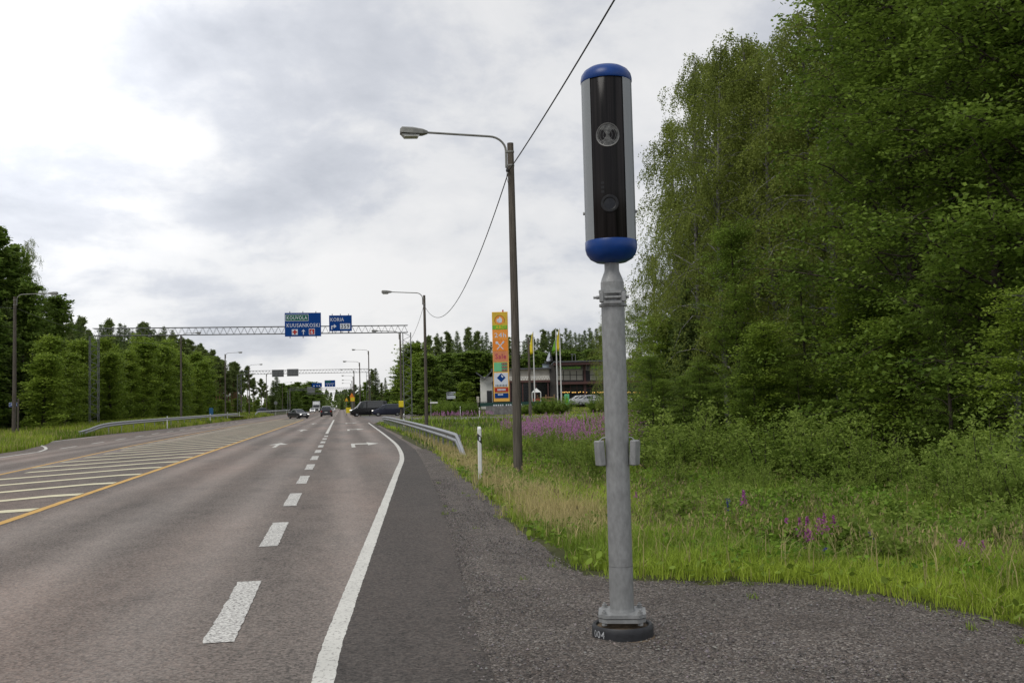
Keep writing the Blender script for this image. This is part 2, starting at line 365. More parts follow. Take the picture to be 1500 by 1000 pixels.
def strip(name, cl, w, z, mat, parent=None, rag=0.0, gap=None):
    """flat ribbon of width w along centreline points (x,y), with worn ragged edges and an optional broken spot"""
    if rag:
        out = []
        for (x0, y0), (x1, y1) in zip(cl[:-1], cl[1:]):
            k = max(1, min(60, int(math.hypot(x1 - x0, y1 - y0) / (.06 if y0 < 14 else .25)))) if y0 < 60 else 1
            out += [(x0 + (x1 - x0) * i / k, y0 + (y1 - y0) * i / k) for i in range(k)]
        cl = out + [cl[-1]]
    P = []; n = len(cl)
    for i, (x, y) in enumerate(cl):
        x0, y0 = cl[max(i - 1, 0)]; x1, y1 = cl[min(i + 1, n - 1)]
        t = Vector((x1 - x0, y1 - y0)).normalized(); nx, ny = -t.y, t.x; wa, wb = w / 2 + _sj.gauss(0, rag), w / 2 + _sj.gauss(0, rag)
        P += [(x + nx * wa, y + ny * wa, z), (x - nx * wb, y - ny * wb, z)]
    return make(name, P, [(2 * i, 2 * i + 1, 2 * i + 3, 2 * i + 2) for i in range(n - 1) if not (gap and gap[0] < cl[i][1] < gap[1])], mat, parent)
_fc = {}
def text_pts(s):
    """the outline of a word as a flat mesh scaled to a unit box"""
    if s not in _fc:
        cu = bpy.data.curves.new('lettering', 'FONT'); cu.body = s; cu.resolution_u = 2; cu.offset = 0.008; cu.space_character = 1.14
        o = bpy.data.objects.new('lettering', cu); col().objects.link(o)
        dg = bpy.context.evaluated_depsgraph_get(); me = bpy.data.meshes.new_from_object(o.evaluated_get(dg))
        v = np.array([tuple(p.co) for p in me.vertices]); f = [tuple(p.vertices) for p in me.polygons]
        bpy.data.objects.remove(o); bpy.data.curves.remove(cu); bpy.data.meshes.remove(me)
        lo, hi = v.min(0), v.max(0); v = (v - lo) / np.maximum(hi - lo, 1e-6); _fc[s] = (v, f)
    return _fc[s]
def add_text(mb, s, x0, x1, z0, z1, y):
    v, f = text_pts(s)
    mb.add([(x0 + p[0] * (x1 - x0), y, z0 + p[1] * (z1 - z0)) for p in v], f); return mb
def np_mesh(name, V, k, mats, tint=None, smooth_=False):
    """many k-cornered faces from an (n*k,3) array"""
    n = len(V) // k; me = bpy.data.meshes.new(name)
    me.vertices.add(n * k); me.vertices.foreach_set('co', np.ascontiguousarray(V, dtype=np.float32).ravel())
    me.loops.add(n * k); me.loops.foreach_set('vertex_index', np.arange(n * k, dtype=np.int32))
    me.polygons.add(n); me.polygons.foreach_set('loop_start', np.arange(0, n * k, k, dtype=np.int32))
    try: me.polygons.foreach_set('loop_total', np.full(n, k, dtype=np.int32))
    except Exception: pass
    if tint is not None:
        at = me.attributes.new('tint', 'FLOAT_COLOR', 'POINT'); c = np.ones((n * k, 4), np.float32); c[:, :3] = np.repeat(tint, k, axis=0)
        at.data.foreach_set('color', c.ravel())
    for mm in (mats if isinstance(mats, (list, tuple)) else [mats]): me.materials.append(mm)
    me.update(); me.validate(); return me
def unit(a): return a / np.maximum(np.linalg.norm(a, axis=-1, keepdims=True), 1e-9)
def leaves(P, A, Lg, Wd, rng, jitter=0.6):
    """diamond leaves at P, long axis about A"""
    n = len(P); A = unit(A + rng.normal(0, jitter, (n, 3))); B = unit(np.cross(A, rng.normal(0, 1, (n, 3))))
    Lg = np.broadcast_to(Lg, n) * rng.uniform(.7, 1.3, n); Wd = np.broadcast_to(Wd, n) * rng.uniform(.7, 1.3, n)
    a = A * Lg[:, None] / 2; b = B * Wd[:, None] / 2
    return np.stack([P - a, P + b, P + a * 1.0, P - b], axis=1).reshape(-1, 3)

# ------------------------------------------------------------------ plants
def limb_mesh(name, limbs, mat, n=5):
    mb = MB()
    for pts, rs in limbs: mb.tube(pts, rs, n if rs[0] > .02 else 3, False)
    o = make(name, mb.v, mb.f, mat); me = o.data; me.shade_smooth(); bpy.data.objects.remove(o); return me
def trunk_line(H, r, rng, wob=0.25, r1=0.02):
    ts = np.linspace(0, 1, 12); ph = rng.uniform(0, 6, 2)
    P = np.stack([wob * np.sin(ts * 3 + ph[0]) * ts, wob * np.cos(ts * 2.5 + ph[1]) * ts, ts * H], 1)
    return P, [r * (1 - t) ** 0.8 + r1 for t in ts]
def at_line(P, t): i = min(int(t * (len(P) - 1)), len(P) - 2); f = t * (len(P) - 1) - i; return P[i] * (1 - f) + P[i + 1] * f

def birch_proto(seed, H=16.0, R_=2.6, nb=74, dens=1.0, leaf=0.075):
    rng = np.random.default_rng(seed); T, tr = trunk_line(H, 0.13, rng, 0.45); limbs = [([tuple(p) for p in T], tr)]
    LP = []; LA = []
    for i in range(nb):
        t = 0.16 + 0.83 * (i + rng.uniform(0, 1)) / nb; az = i * 2.4 + rng.uniform(-.4, .4)
        L_ = R_ * (0.30 + 0.9 * (1 - t) ** 0.65) * rng.uniform(.55, 1.25) * (0.75 + 0.6 * min(1, (t - .1) * 3))
        if t > .9: L_ *= .8
        base = at_line(T, t); el = rng.uniform(.35, 1.0) + t * .3; d = np.array([math.cos(az) * math.cos(el), math.sin(az) * math.cos(el), math.sin(el)])
        m = 9; pts = [base]; dd = d.copy()
        for k in range(m):
            dd = unit(dd + np.array([0, 0, -.13 - .04 * k]) + rng.normal(0, .1, 3)); pts.append(pts[-1] + dd * L_ / m)
        pts = np.array(pts); limbs.append(([tuple(p) for p in pts[::2]], list(np.linspace(.035 * (1 - t) + .012, .004, len(pts[::2])))))
        for k in range(2, m + 1):
            for q in range(int(3 * dens) + 1):
                st = pts[k] + rng.normal(0, .10, 3); ln = rng.uniform(.25, .95) * (0.6 + .5 * (k / m)); out = rng.normal(0, .35, 3); out[2] = -abs(out[2]) - .75; out = unit(out)
                n = int(ln / .042); s = np.linspace(0, 1, max(n, 3))[:, None]
                side = rng.normal(0, .12, 3); side[2] = 0
                pp = st + out * ln * s + side * (1 - s) * s * 3 + rng.normal(0, .035, (len(s), 3)); LP.append(pp); LA.append(np.tile(out, (len(s), 1)))
    LP = np.concatenate(LP); LA = np.concatenate(LA)
    return limb_mesh('trunk', limbs, M_bbark), np_mesh('crown', leaves(LP, LA, leaf, leaf * .72, rng, .7), 4, M_birch), H
def broad_proto(seed, H=14.0, R_=3.2, nb=36, leaf=0.12, mat=None, bark=None, dens=1.0, low=.1, shape=.5):
    rng = np.random.default_rng(seed); T, tr = trunk_line(H, 0.15, rng, 0.3); limbs = [([tuple(p) for p in T], tr)]; LP = []
    for i in range(nb):
        t = low + (.99 - low) * (i + rng.uniform(0, 1)) / nb; az = i * 2.4 + rng.uniform(-.5, .5)
        prof = (1 - t) ** shape * (.55 + .45 * min(1, (t - low) * 5)); L_ = R_ * prof * rng.uniform(.65, 1.2) + .25
        el = rng.uniform(.1, .6) + t * .5; d = np.array([math.cos(az) * math.cos(el), math.sin(az) * math.cos(el), math.sin(el)]); m = 8
        pts = [at_line(T, t)]; dd = d.copy()
        for k in range(m): dd = unit(dd + rng.normal(0, .14, 3) + np.array([0, 0, -.03])); pts.append(pts[-1] + dd * L_ / m)
        pts = np.array(pts); limbs.append(([tuple(p) for p in pts[::2]], list(np.linspace(.05 * (1 - t) + .012, .005, len(pts[::2])))))
        for k in range(2, m + 1):
            for q in range(max(1, int(3.6 * dens))):
                c = pts[k] + rng.normal(0, .40, 3) * np.array([1, 1, .5]); n = int(rng.uniform(24, 64) * dens)
                if leaf < .2: limbs.append(([tuple(pts[k]), tuple((pts[k] + c) / 2 + rng.normal(0, .04, 3)), tuple(c)], [.009, .006, .003]))
                off = rng.normal(0, 1, (n, 3)) * np.array([.25, .25, .085]) * rng.uniform(.7, 1.25); LP.append(c + off)
    LP = np.concatenate(LP); A = rng.normal(0, 1, LP.shape); A[:, 2] *= .35
    n = len(LP); A = unit(A); Bn = unit(np.cross(A, np.array([0, 0, 1.0]) + rng.normal(0, .45, (n, 3)))); s = leaf * rng.uniform(.65, 1.3, n)[:, None]
    V = np.stack([LP - A * s / 2, LP + Bn * s * .36, LP + A * s / 2, LP - Bn * s * .36], 1).reshape(-1, 3)
    return limb_mesh('trunk', limbs, bark or M_bark), np_mesh('crown', V, 4, mat or M_broad), H
def spruce_proto(seed, H=15.0, R_=2.4, low=.04):
    rng = np.random.default_rng(seed); T, tr = trunk_line(H, 0.14, rng, 0.08); limbs = [([tuple(p) for p in T], tr)]; LP = []; LA = []; LS = []
    z = low * H
    while z < H * .985:
        t = z / H; nbr = 7 if t < .8 else 5
        for k in range(nbr):
            az = rng.uniform(0, 6.28); L_ = R_ * (1 - t) ** .85 * rng.uniform(.65, 1.15) + .12; d = np.array([math.cos(az), math.sin(az), 0])
            m = max(4, int(L_ / .16)); s = np.linspace(.08, 1, m); drop = -.28 * s * L_ * (1 - t) + .12 * s ** 2 * L_ + .25 * t * s * L_
            pts = at_line(T, t) + d * (s * L_)[:, None] + np.stack([0 * s, 0 * s, drop], 1)
            side = np.array([-d[1], d[0], 0])
            for j in range(m):
                w = .42 * (1 - s[j]) * L_ * .6 + .14; nn = 5
                u = rng.uniform(-1, 1, nn)[:, None]; LP.append(pts[j] + side * u * w + rng.normal(0, .035, (nn, 3)) + np.array([0, 0, -.05])); LA.append(np.tile(d, (nn, 1)) + side * u * 1.2 + np.array([0, 0, -.35])); LS.append(np.full(nn, .13 + .24 * min(1, L_ / 1.6)))
        z += rng.uniform(.16, .30) * (1.25 - .5 * t)
    LP = np.concatenate(LP); LA = np.concatenate(LA)
    return limb_mesh('trunk', limbs, M_bark), np_mesh('crown', leaves(LP, LA, np.concatenate(LS), np.concatenate(LS) * .33, rng, .35), 4, M_spruce), H
def pine_proto(seed, H=17.0, R_=1.9, low=.5):
    rng = np.random.default_rng(seed); T, tr = trunk_line(H, 0.15, rng, 0.15, .03); limbs = [([tuple(p) for p in T], tr)]; LP = []; LA = []
    nb = 46
    for i in range(nb):
        t = low + (.98 - low) * (i + rng.uniform(0, 1)) / nb; az = rng.uniform(0, 6.28); u = (t - low) / (1 - low)
        L_ = 1.35 * R_ * (.06 + 1.0 * (1 - u) ** .8) * (.55 + .45 * min(1, u * 3)) * rng.uniform(.4, 1.3); el = rng.uniform(.05, .5) + u * .6; d = np.array([math.cos(az) * math.cos(el), math.sin(az) * math.cos(el), math.sin(el)])
        b0 = at_line(T, t); limbs.append(([tuple(b0), tuple(b0 + d * L_ * .5), tuple(b0 + d * L_ + np.array([0, 0, .1]))], [.04, .02, .008]))
        for s in np.linspace(.45, 1.0, 4):
            for q in range(2):
                c = b0 + d * L_ * s + rng.normal(0, .17, 3); n = 30; a = unit(rng.normal(0, 1, (n, 3)) + np.array([0, 0, .35])); LP.append(c + a * rng.uniform(.05, .40, n)[:, None] * np.array([1.15, 1.15, .75])); LA.append(a)
    LP = np.concatenate(LP); LA = np.concatenate(LA)
    return limb_mesh('trunk', limbs, M_pbark), np_mesh('crown', leaves(LP, LA, .36, .12, rng, .3), 4, M_pine), H
def shrub_proto(seed, H=2.2, R_=1.3, n_st=26, leaf=.06, mat=None, per=1.0):
    rng = np.random.default_rng(seed); limbs = []; LP = []; LA = []
    for i in range(n_st):
        az = rng.uniform(0, 6.28); lean = rng.uniform(.05, .95); h = H * rng.uniform(.55, 1.0) * (1 - .25 * lean); d = np.array([math.cos(az) * lean * R_ / H, math.sin(az) * lean * R_ / H, 1.0])
        p = np.array([math.cos(az), math.sin(az), 0]) * rng.uniform(0, .25) * R_; m = 10; pts = [p]; dd = unit(d)
        for k in range(m): dd = unit(dd + rng.normal(0, .07, 3)); pts.append(pts[-1] + dd * h / m)
        pts = np.array(pts); limbs.append(([tuple(q) for q in pts[::3]], list(np.linspace(.014, .003, len(pts[::3])))))
        for k in range(1, m + 1):
            for q in range(3):
                a = unit(rng.normal(0, 1, 3) + np.array([0, 0, .6])); ln = rng.uniform(.12, .42) * (1.15 - k / m * .7); n = int(ln / .028 * per) + 2; s = np.linspace(.1, 1, n)[:, None]
                LP.append(pts[k] + a * ln * s + rng.normal(0, .025, (n, 3))); LA.append(np.tile(a, (n, 1)) + rng.normal(0, .5, (n, 3)))
    LP = np.concatenate(LP); LA = np.concatenate(LA)
    return limb_mesh('stem', limbs, M_bark, 4), np_mesh('foliage', leaves(LP, LA, leaf, leaf * .5, rng, .45), 4, mat or M_bush), H

PROTO = {
    'mass': [broad_proto(61, 13, 3.0, 46, .34, M_mass, None, .62, .03, .55), broad_proto(62, 12, 3.2, 44, .34, M_mass, None, .62, .03, .45)],
    'young': [broad_proto(63, 9, 1.9, 40, .19, M_light, M_bbark, .62, .02, .8), broad_proto(64, 8, 1.9, 36, .19, M_light, M_bark, .62, .02, .7), broad_proto(65, 9, 1.7, 40, .18, M_light, M_bark, .62, .02, .9)],
    'birch': [birch_proto(1, dens=1.1, nb=82), birch_proto(2, 16, 2.9, dens=1.1, nb=82), birch_proto(3, 15, 2.5, dens=1.1, nb=82)],
    'broad': [broad_proto(11, leaf=.098), broad_proto(12, 13, 3.6, 38, .105), broad_proto(13, 14, 2.8, leaf=.095)],
    'light': [broad_proto(21, 9, 2.0, 40, .12, M_light, M_bbark, 0.8, .04, .75), broad_proto(22, 8, 1.9, 36, .12, M_light, M_bark, 0.8, .03, .6)],
    'spruce': [spruce_proto(31), spruce_proto(32, 14, 2.1), spruce_proto(33, 15, 2.7)],
    'pine': [pine_proto(41), pine_proto(42, 17, 2.2, .5), pine_proto(43, 16, 1.9, .12)],
    'shrub': [shrub_proto(51), shrub_proto(52, 2.0, 1.5, 30), shrub_proto(53, 2.4, 1.0, 20, .08)],
    'herb': [shrub_proto(71, .8, .45, 16, .07, M_bush, .7), shrub_proto(72, .7, .6, 18, .05, M_bush, .7), shrub_proto(73, .9, .35, 12, .09, M_broad, .6)],
    'hedge': [shrub_proto(55, 1.5, 1.5, 46, .075, M_broad, 1.0)],
}
NAMES = {'mass': ('leafy_tree', 'tree'), 'young': ('young_tree', 'tree'), 'birch': ('birch_tree', 'birch'), 'broad': ('alder_tree', 'tree'), 'light': ('young_tree', 'tree'), 'spruce': ('spruce_tree', 'spruce'),
         'pine': ('pine_tree', 'pine'), 'shrub': ('willow_shrub', 'shrub'), 'herb': ('leafy_weed_clump', 'weed clump'), 'hedge': ('round_bush', 'bush')}
_pr = random.Random(5)
def plant(kind, x, y, H, label, group=None, idx=None, wide=1.0, z=None):
    pr = PROTO[kind]; i = _pr.randrange(len(pr)) if idx is None else idx; tm, cm, h0 = pr[i]
    nm, cat = NAMES[kind]; zz_ = tz(x, y) if z is None else z
    o = bpy.data.objects.new(nm, None); col().objects.link(o); s = H / h0; o.location = (x, y, zz_ - .05); o.scale = (s * wide, s * wide, s)
    o.rotation_euler = (0, 0, _pr.uniform(0, 6.28)); tag(o, label, cat, group)
    a = bpy.data.objects.new(tm.name.split('.')[0], tm); b = bpy.data.objects.new(cm.name.split('.')[0], cm)
    for q in (a, b): col().objects.link(q); q.parent = o
    return o
_on = ['first', 'second', 'third', 'fourth', 'fifth', 'sixth', 'seventh', 'eighth', 'ninth']
ORD = _on + ['tenth', 'eleventh', 'twelfth', 'thirteenth', 'fourteenth', 'fifteenth', 'sixteenth', 'seventeenth', 'eighteenth', 'nineteenth']
for _t in ('twenty', 'thirty', 'forty', 'fifty', 'sixty', 'seventy'): ORD += [_t[:-1] + 'ieth'] + [_t + '-' + w for w in _on]
def plant_px(kind, px, dep, top, label, group=None, idx=None, wide=1.0):
    p = R(px, 590, dep); zt = R(px, top, dep).z; z = tz(p.x, p.y)
    return plant(kind, p.x, p.y, max(zt - z, .5), label, group, idx, wide)

# ================================================================== GROUND, ROAD
def axis(bands):
    out = []
    for a, b, s in bands: out += list(np.arange(a, b, s))
    return np.array(out + [bands[-1][1]], float)
xs = axis([(-3000, -200, 400), (-200, -40, 16), (-40, -20, 2.5), (-20, -13, .5), (-13, 1, 3.5), (1, 12, .3), (12, 40, 2), (40, 200, 16), (200, 3000, 400)])
ys = axis([(-60, 0, 10), (0, 5, 1), (5, 14, .3), (14, 40, 1), (40, 130, 2.5), (130, 170, 3), (170, 600, 43), (600, 5000, 440)])
X, Y = np.meshgrid(xs, ys); Z = terrain(X, Y)
V = np.stack([X.ravel(), Y.ravel(), Z.ravel()], 1); nx, ny = len(xs), len(ys)
fc = [(j * nx + i, j * nx + i + 1, (j + 1) * nx + i + 1, (j + 1) * nx + i) for j in range(ny - 1) for i in range(nx - 1)]
tag(make('ground', V, fc, M_soil, smooth_=True), kind='structure')

# carriageway: one flat sheet between the two verges
ysr = [-60, 0, 6, 9, 11, 18, 35, 48, 56, 64, 80, 90, 97, 100, 300, 900, 3000]
def road_r(y): return min(float(edge_x(y)), 3.1) + .1 if y < 97 else 3.4
lft = [(float(left_x(y)) - .1, y) for y in ysr]; rgt = [(road_r(y) - .1, y) for y in ysr]
V = [(x, y, 0) for x, y in lft] + [(x, y, 0) for x, y in rgt]; n = len(ysr)
road = make('road', V, [(i, i + n, i + n + 1, i + 1) for i in range(n - 1)], M_road); tag(road, kind='structure')
side = make('side_road', [(p[0], p[1], .004) for p in [(3.2, 99.5), (6, 98), (12, 96), (25, 93), (90, 84), (90, 108), (34, 115), (18, 122), (12, 132), (10, 150), (20, 160), (60, 164), (60, 174), (3.2, 176)]], [tuple(range(14))], M_side); tag(side, kind='structure')
tag(strip('bicycle_path', [(8, 131), (14, 127.5), (20, 125), (36, 121), (90, 113)], 3.0, .006, M_path), kind='structure')
leftarm = poly_sheet('side_road', [(-15.6, 150), (-15.6, 172), (-60, 176), (-60, 166), (-24, 163)], .58, M_side); tag(leftarm, kind='structure')
# darker tarmac shoulder beside the edge line, gravel beyond it
EDGE_L = [(-.35, -6), (-.28, 2), (-.12, 6.2), (0, 8), (.32, 12), (.72, 17), (1.33, 24.6), (1.76, 30), (2.05, 36), (2.25, 44), (2.4, 61.5), (2.48, 78.5), (2.6, 99)]
GRAV = [(.75, -6), (.8, 3), (.88, 5.7), (.98, 7.5), (1.1, 9.1), (1.3, 12), (1.6, 16), (2.05, 24), (2.6, 35), (2.85, 51), (2.9, 78), (2.85, 97)]
sx = [(float(np.interp(y, [p[1] for p in EDGE_L], [p[0] for p in EDGE_L])), y) for y in (-6, 2, 6.2, 8, 12, 17, 24, 31, 36, 44, 61, 78, 97)]
gx = [(float(np.interp(y, [p[1] for p in GRAV], [p[0] for p in GRAV])), y) for y in (-6, 2, 6.2, 8, 12, 17, 24, 31, 36, 44, 61, 78, 97)]
n = len(sx)
shoulder = make('road_shoulder', [(x, y, .004) for x, y in sx] + [(x, y, .004) for x, y in gx], [(i, i + n, i + n + 1, i + 1) for i in range(n - 1)], M_shoulder); tag(shoulder, kind='structure')

# gravel material: stones of mixed greys and browns
def gravel_mat():
    m, t, b = new_mat('crushed_gravel'); n = t.nodes; l = t.links; c = n.new('ShaderNodeTexCoord')
    v = n.new('ShaderNodeTexVoronoi'); v.inputs['Scale'].default_value = 74; l.new(c.outputs['Object'], v.inputs['Vector'])
    r = n.new('ShaderNodeValToRGB'); cr = r.color_ramp; cr.elements[0].position = 0; cr.elements[0].color = (.030, .026, .023, 1); cr.elements[1].position = 1; cr.elements[1].color = (.32, .30, .27, 1)
    for p, q in ((.3, (.09, .08, .072, 1)), (.55, (.125, .112, .103, 1)), (.7, (.155, .128, .106, 1)), (.86, (.175, .162, .15, 1))): e_ = cr.elements.new(p); e_.color = q
    sc = n.new('ShaderNodeSeparateColor'); l.new(v.outputs['Color'], sc.inputs[0]); l.new(sc.outputs[0], r.inputs[0])
    ns = n.new('ShaderNodeTexNoise'); ns.inputs['Scale'].default_value = 1.3; ns.inputs['Detail'].default_value = 6; l.new(c.outputs['Object'], ns.inputs['Vector'])
    r2 = n.new('ShaderNodeValToRGB'); r2.color_ramp.elements[0].position = .3; r2.color_ramp.elements[1].position = .7; r2.color_ramp.elements[0].color = (.72, .68, .66, 1); r2.color_ramp.elements[1].color = (1.1, 1.08, 1.06, 1); l.new(ns.outputs[0], r2.inputs[0])
    mm = n.new('ShaderNodeMix'); mm.data_type = 'RGBA'; mm.blend_type = 'MULTIPLY'; mm.inputs[0].default_value = 1; l.new(r.outputs[0], mm.inputs[6]); l.new(r2.outputs[0], mm.inputs[7]); l.new(mm.outputs[2], b.inputs['Base Color'])
    b.inputs['Roughness'].default_value = .85; b.inputs['Specular IOR Level'].default_value = .3
    bp = n.new('ShaderNodeBump'); bp.inputs['Strength'].default_value = 1; bp.inputs['Distance'].default_value = .012; bp.invert = True; l.new(v.outputs['Distance'], bp.inputs['Height']); l.new(bp.outputs[0], b.inputs['Normal'])
    return m
M_grav = gravel_mat()
gy = list(np.arange(-6, 9.2, .3)) + [9.5, 10, 11, 12, 14, 16, 18, 21, 24, 28, 32, 36]
P = []; rngg = np.random.default_rng(4); cols_ = 14
for y in gy:
    a = float(np.interp(y, [p[1] for p in GRAV], [p[0] for p in GRAV])) - .02; b_ = float(edge_x(y)) + .35
    for k in range(cols_ + 1):
        x = a + (b_ - a) * k / cols_
        zz2 = .008 if k == 0 else .010 + .022 * math.sin(x * 1.7 + y * .9) ** 2 + (.02 * rngg.uniform() if k > 1 else 0)
        if k == cols_: zz2 = -.02
        P.append((x + (rngg.normal(0, .015) if k == 0 else 0), y, zz2))
n = cols_ + 1
tag(make('gravel_pad', P, [(j * n + i, j * n + i + 1, (j + 1) * n + i + 1, (j + 1) * n + i) for j in range(len(gy) - 1) for i in range(cols_)], M_grav, smooth_=True), kind='structure')
# loose stones lying on the pad
rng = np.random.default_rng(9); NS = 30000
yy = 4.2 + 17 * rng.uniform(0, 1, NS) ** 2.0; aa = np.interp(yy, [p[1] for p in GRAV], [p[0] for p in GRAV]); bb = edge_x(yy) + .1
xx = aa + (bb - aa) * rng.uniform(-.05, 1, NS); rr = .0034 + .008 * rng.uniform(0, 1, NS) ** 3
oc = np.array([[1, 0, 0], [0, 1, 0], [-1, 0, 0], [0, -1, 0], [0, 0, .8], [0, 0, -.6]]); ft = [(0, 1, 4), (1, 2, 4), (2, 3, 4), (3, 0, 4), (1, 0, 5), (2, 1, 5), (3, 2, 5), (0, 3, 5)]
th = rng.uniform(0, 6.28, NS); B = oc[None] * rng.uniform(.7, 1.35, (NS, 6, 1)); ca, sa = np.cos(th)[:, None], np.sin(th)[:, None]
Bx = B[..., 0] * ca - B[..., 1] * sa; By = B[..., 0] * sa + B[..., 1] * ca; SV = np.stack([Bx, By, B[..., 2]], -1) * rr[:, None, None]
SV[..., 0] += xx[:, None]; SV[..., 1] += yy[:, None]; SV[..., 2] += .028 + .01 * rng.uniform(0, 1, (NS, 1))
tri = SV[:, np.array(ft).ravel(), :].reshape(-1, 3)
g_ = (.06 + .20 * rng.uniform(0, 1, NS) ** 1.5)[:, None]; tint = np.repeat(g_ * np.array([[1.05, .96, .92]]) * rng.uniform(.93, 1.07, (NS, 3)), 8, axis=0)
M_stone = attr_mat('stone_tint', 0.0, .85)
o = bpy.data.objects.new('gravel', np_mesh('gravel', tri, 3, M_stone, tint)); col().objects.link(o); tag(o, 'loose crushed grey stones scattered over the gravel pad', 'gravel', kind='stuff')

# ---- painted markings
mk = .0052
def fine(cl, step=1.5):
    out = []
    for (x0, y0), (x1, y1) in zip(cl[:-1], cl[1:]):
        k = max(1, int(math.hypot(x1 - x0, y1 - y0) / step))
        out += [(x0 + (x1 - x0) * i / k, y0 + (y1 - y0) * i / k) for i in range(k)]
    return out + [cl[-1]]
def cr_spline(p, m=6):
    out = []
    for i in range(len(p) - 1):
        p0, p1, p2, p3 = [np.array(p[max(0, min(len(p) - 1, j))]) for j in (i - 1, i, i + 1, i + 2)]
        for k in range(m):
            t = k / m; out.append(tuple(.5 * ((2 * p1) + (-p0 + p2) * t + (2 * p0 - 5 * p1 + 4 * p2 - p3) * t * t + (-p0 + 3 * p1 - 3 * p2 + p3) * t ** 3)))
    return out + [tuple(p[-1])]
strip('edge_line', cr_spline(EDGE_L[1:]), .134, mk, M_white, road, .002, (7.87, 7.93))
for i in range(12):
    y0 = 7.22 + 4.82 * (i - 1); strip('lane_dash', [(-.86, y0), (-.86, y0 + 2.45)], .215, mk, M_worn, road, .005)
strip('lane_line', fine([(-.9, 62), (-.95, 128)], 8), .18, mk, M_white, road)
mb = MB()
for i in range(30):
    y0 = 185 + 12 * i; mb.add([(-1.2, y0, mk), (-1.02, y0, mk), (-1.02, y0 + 3, mk), (-1.2, y0 + 3, mk)], [(0, 1, 2, 3)])
mb.build('lane_dash', M_white, road)
strip('edge_line', [(2.9, 178), (2.9, 900)], .14, mk, M_white, road)
strip('yellow_line', fine([(-5.0, -10), (-5.0, 94), (-5.1, 138)], 6), .15, mk, M_yellow, road, .004)
YL = [(-8.6, 4), (-8.8, 14), (-9.1, 29), (-9.85, 50), (-10.1, 75), (-10.3, 112), (-9.0, 150), (-8.2, 185), (-8.2, 600)]
strip('yellow_line', fine(YL, 6), .12, mk, M_yellow, road)
mb = MB(); yl = lambda y: float(np.interp(y, [p[1] for p in YL], [p[0] for p in YL]))
y = 6.0
while y < 150:
    # stripes run back from the right-hand line, bending level as they meet it
    xe = -5.1; pts = []; w = .17
    for s in np.linspace(0, 1, 14):
        d_ = s * 6.5; x = xe - d_; yb = y - 1.1 * max(0.0, d_ - .35)
        pts.append((x, yb))
    pts = [p for p in pts if p[0] > yl(p[1]) + .08]
    if len(pts) > 2:
        P = []
        for i, (x, yy_) in enumerate(pts): P += [(x, yy_ + .27, mk + .002), (x, yy_ - .27, mk + .002)]
        mb.add(P, [(2 * i, 2 * i + 1, 2 * i + 3, 2 * i + 2) for i in range(len(pts) - 1)])
    y += 3.0
mb.build('hatching', M_hatch, road)
strip('edge_line', fine([(-12.8, -10), (-12.75, 45.2)], 6), .13, mk, M_white, road)
strip('bay_line', cr_spline([(-12.75, 45.4), (-13.3, 48.5), (-14.3, 52), (-15.3, 55), (-16.3, 60), (-16.5, 64), (-16.4, 72)]), .14, mk + .002, M_white, road)
mb = MB()
for i in range(14):
    y0 = 48.8 + 6.3 * i; x0 = -12.75 - .5 * min(1, i / 4); mb.add([(x0 - .07, y0, mk), (x0 + .07, y0, mk), (x0 + .03, y0 + 3.0, mk), (x0 - .11, y0 + 3.0, mk)], [(0, 1, 2, 3)])
mb.build('bay_dash', M_white, road)
def arrow_up(x, y):
    return [(x - .075, y), (x + .075, y), (x + .075, y + 3.0), (x + .42, y + 3.0), (x, y + 5.2), (x - .42, y + 3.0), (x - .075, y + 3.0)]
def arrow_right(x, y):
    return [(x - .075, y), (x + .075, y), (x + .075, y + 3.0), (x + .62, y + 3.0), (x + .62, y + 1.7), (x + 1.1, y + 3.5), (x + .62, y + 5.2), (x + .62, y + 4.1), (x - .075, y + 4.1)]
mb = MB()
for yv in (42.4, 70.5, 99):
    p = arrow_up(-2.78, yv); mb.add([(a[0], a[1], mk) for a in p], [(0, 1, 2, 6), (2, 3, 4), (2, 4, 6), (4, 5, 6)])
    p = arrow_right(.46, yv - 2.4); mb.add([(a[0], a[1], mk) for a in p], [(0, 1, 2, 8), (2, 3, 7, 8), (4, 5, 6), ])
mb.build('arrow_marking', M_white, road)

# ================================================================== SPEED CAMERA
cb = G(912.5, 935); cbx, cby = cb.x, cb.y; face = math.atan2(-cby, -cbx)   # looks back at the viewer
sc_ = thing('speed_camera', 'speed camera mast with blue caps and black window on the gravel', 'speed camera', (cbx, cby, 0.03), face)
mb = MB(); mb.lathe([(.0812, .150), (.0812, .455)], 40); mb.lathe([(.0800, .4565), (.0795, 2.33), (.0795, 2.38)], 40)
mb.lathe([(.0795, 2.375), (.072, 2.405), (.052, 2.455), (.050, 2.47), (.050, 2.56)], 40)
sm_angle(mb.build('pole', M_galv, sc_), 30)
mb = MB()
for zc in (2.318, 2.222): mb.lathe([(.082, zc - .008), (.094, zc - .008), (.094, zc + .008), (.082, zc + .008)], 40)
for sgn in (-1, 1):
    mb.tube([(.085, sgn * .055, 2.27), (.085, sgn * .11, 2.27)], .012, 8)
mb.tube([(.088, -.13, 2.27), (.088, .10, 2.27)], .009, 8)
mb.box((.098, 0, 2.306), (.012, .12, .018)); mb.box((.098, 0, 2.236), (.012, .12, .018)); mb.bevbox((.092, -.075, 2.27), (.03, .03, .07), .006); mb.bevbox((.092, .075, 2.27), (.03, .03, .07), .006)
sm_angle(mb.build('clamp', M_galv, sc_), 30)
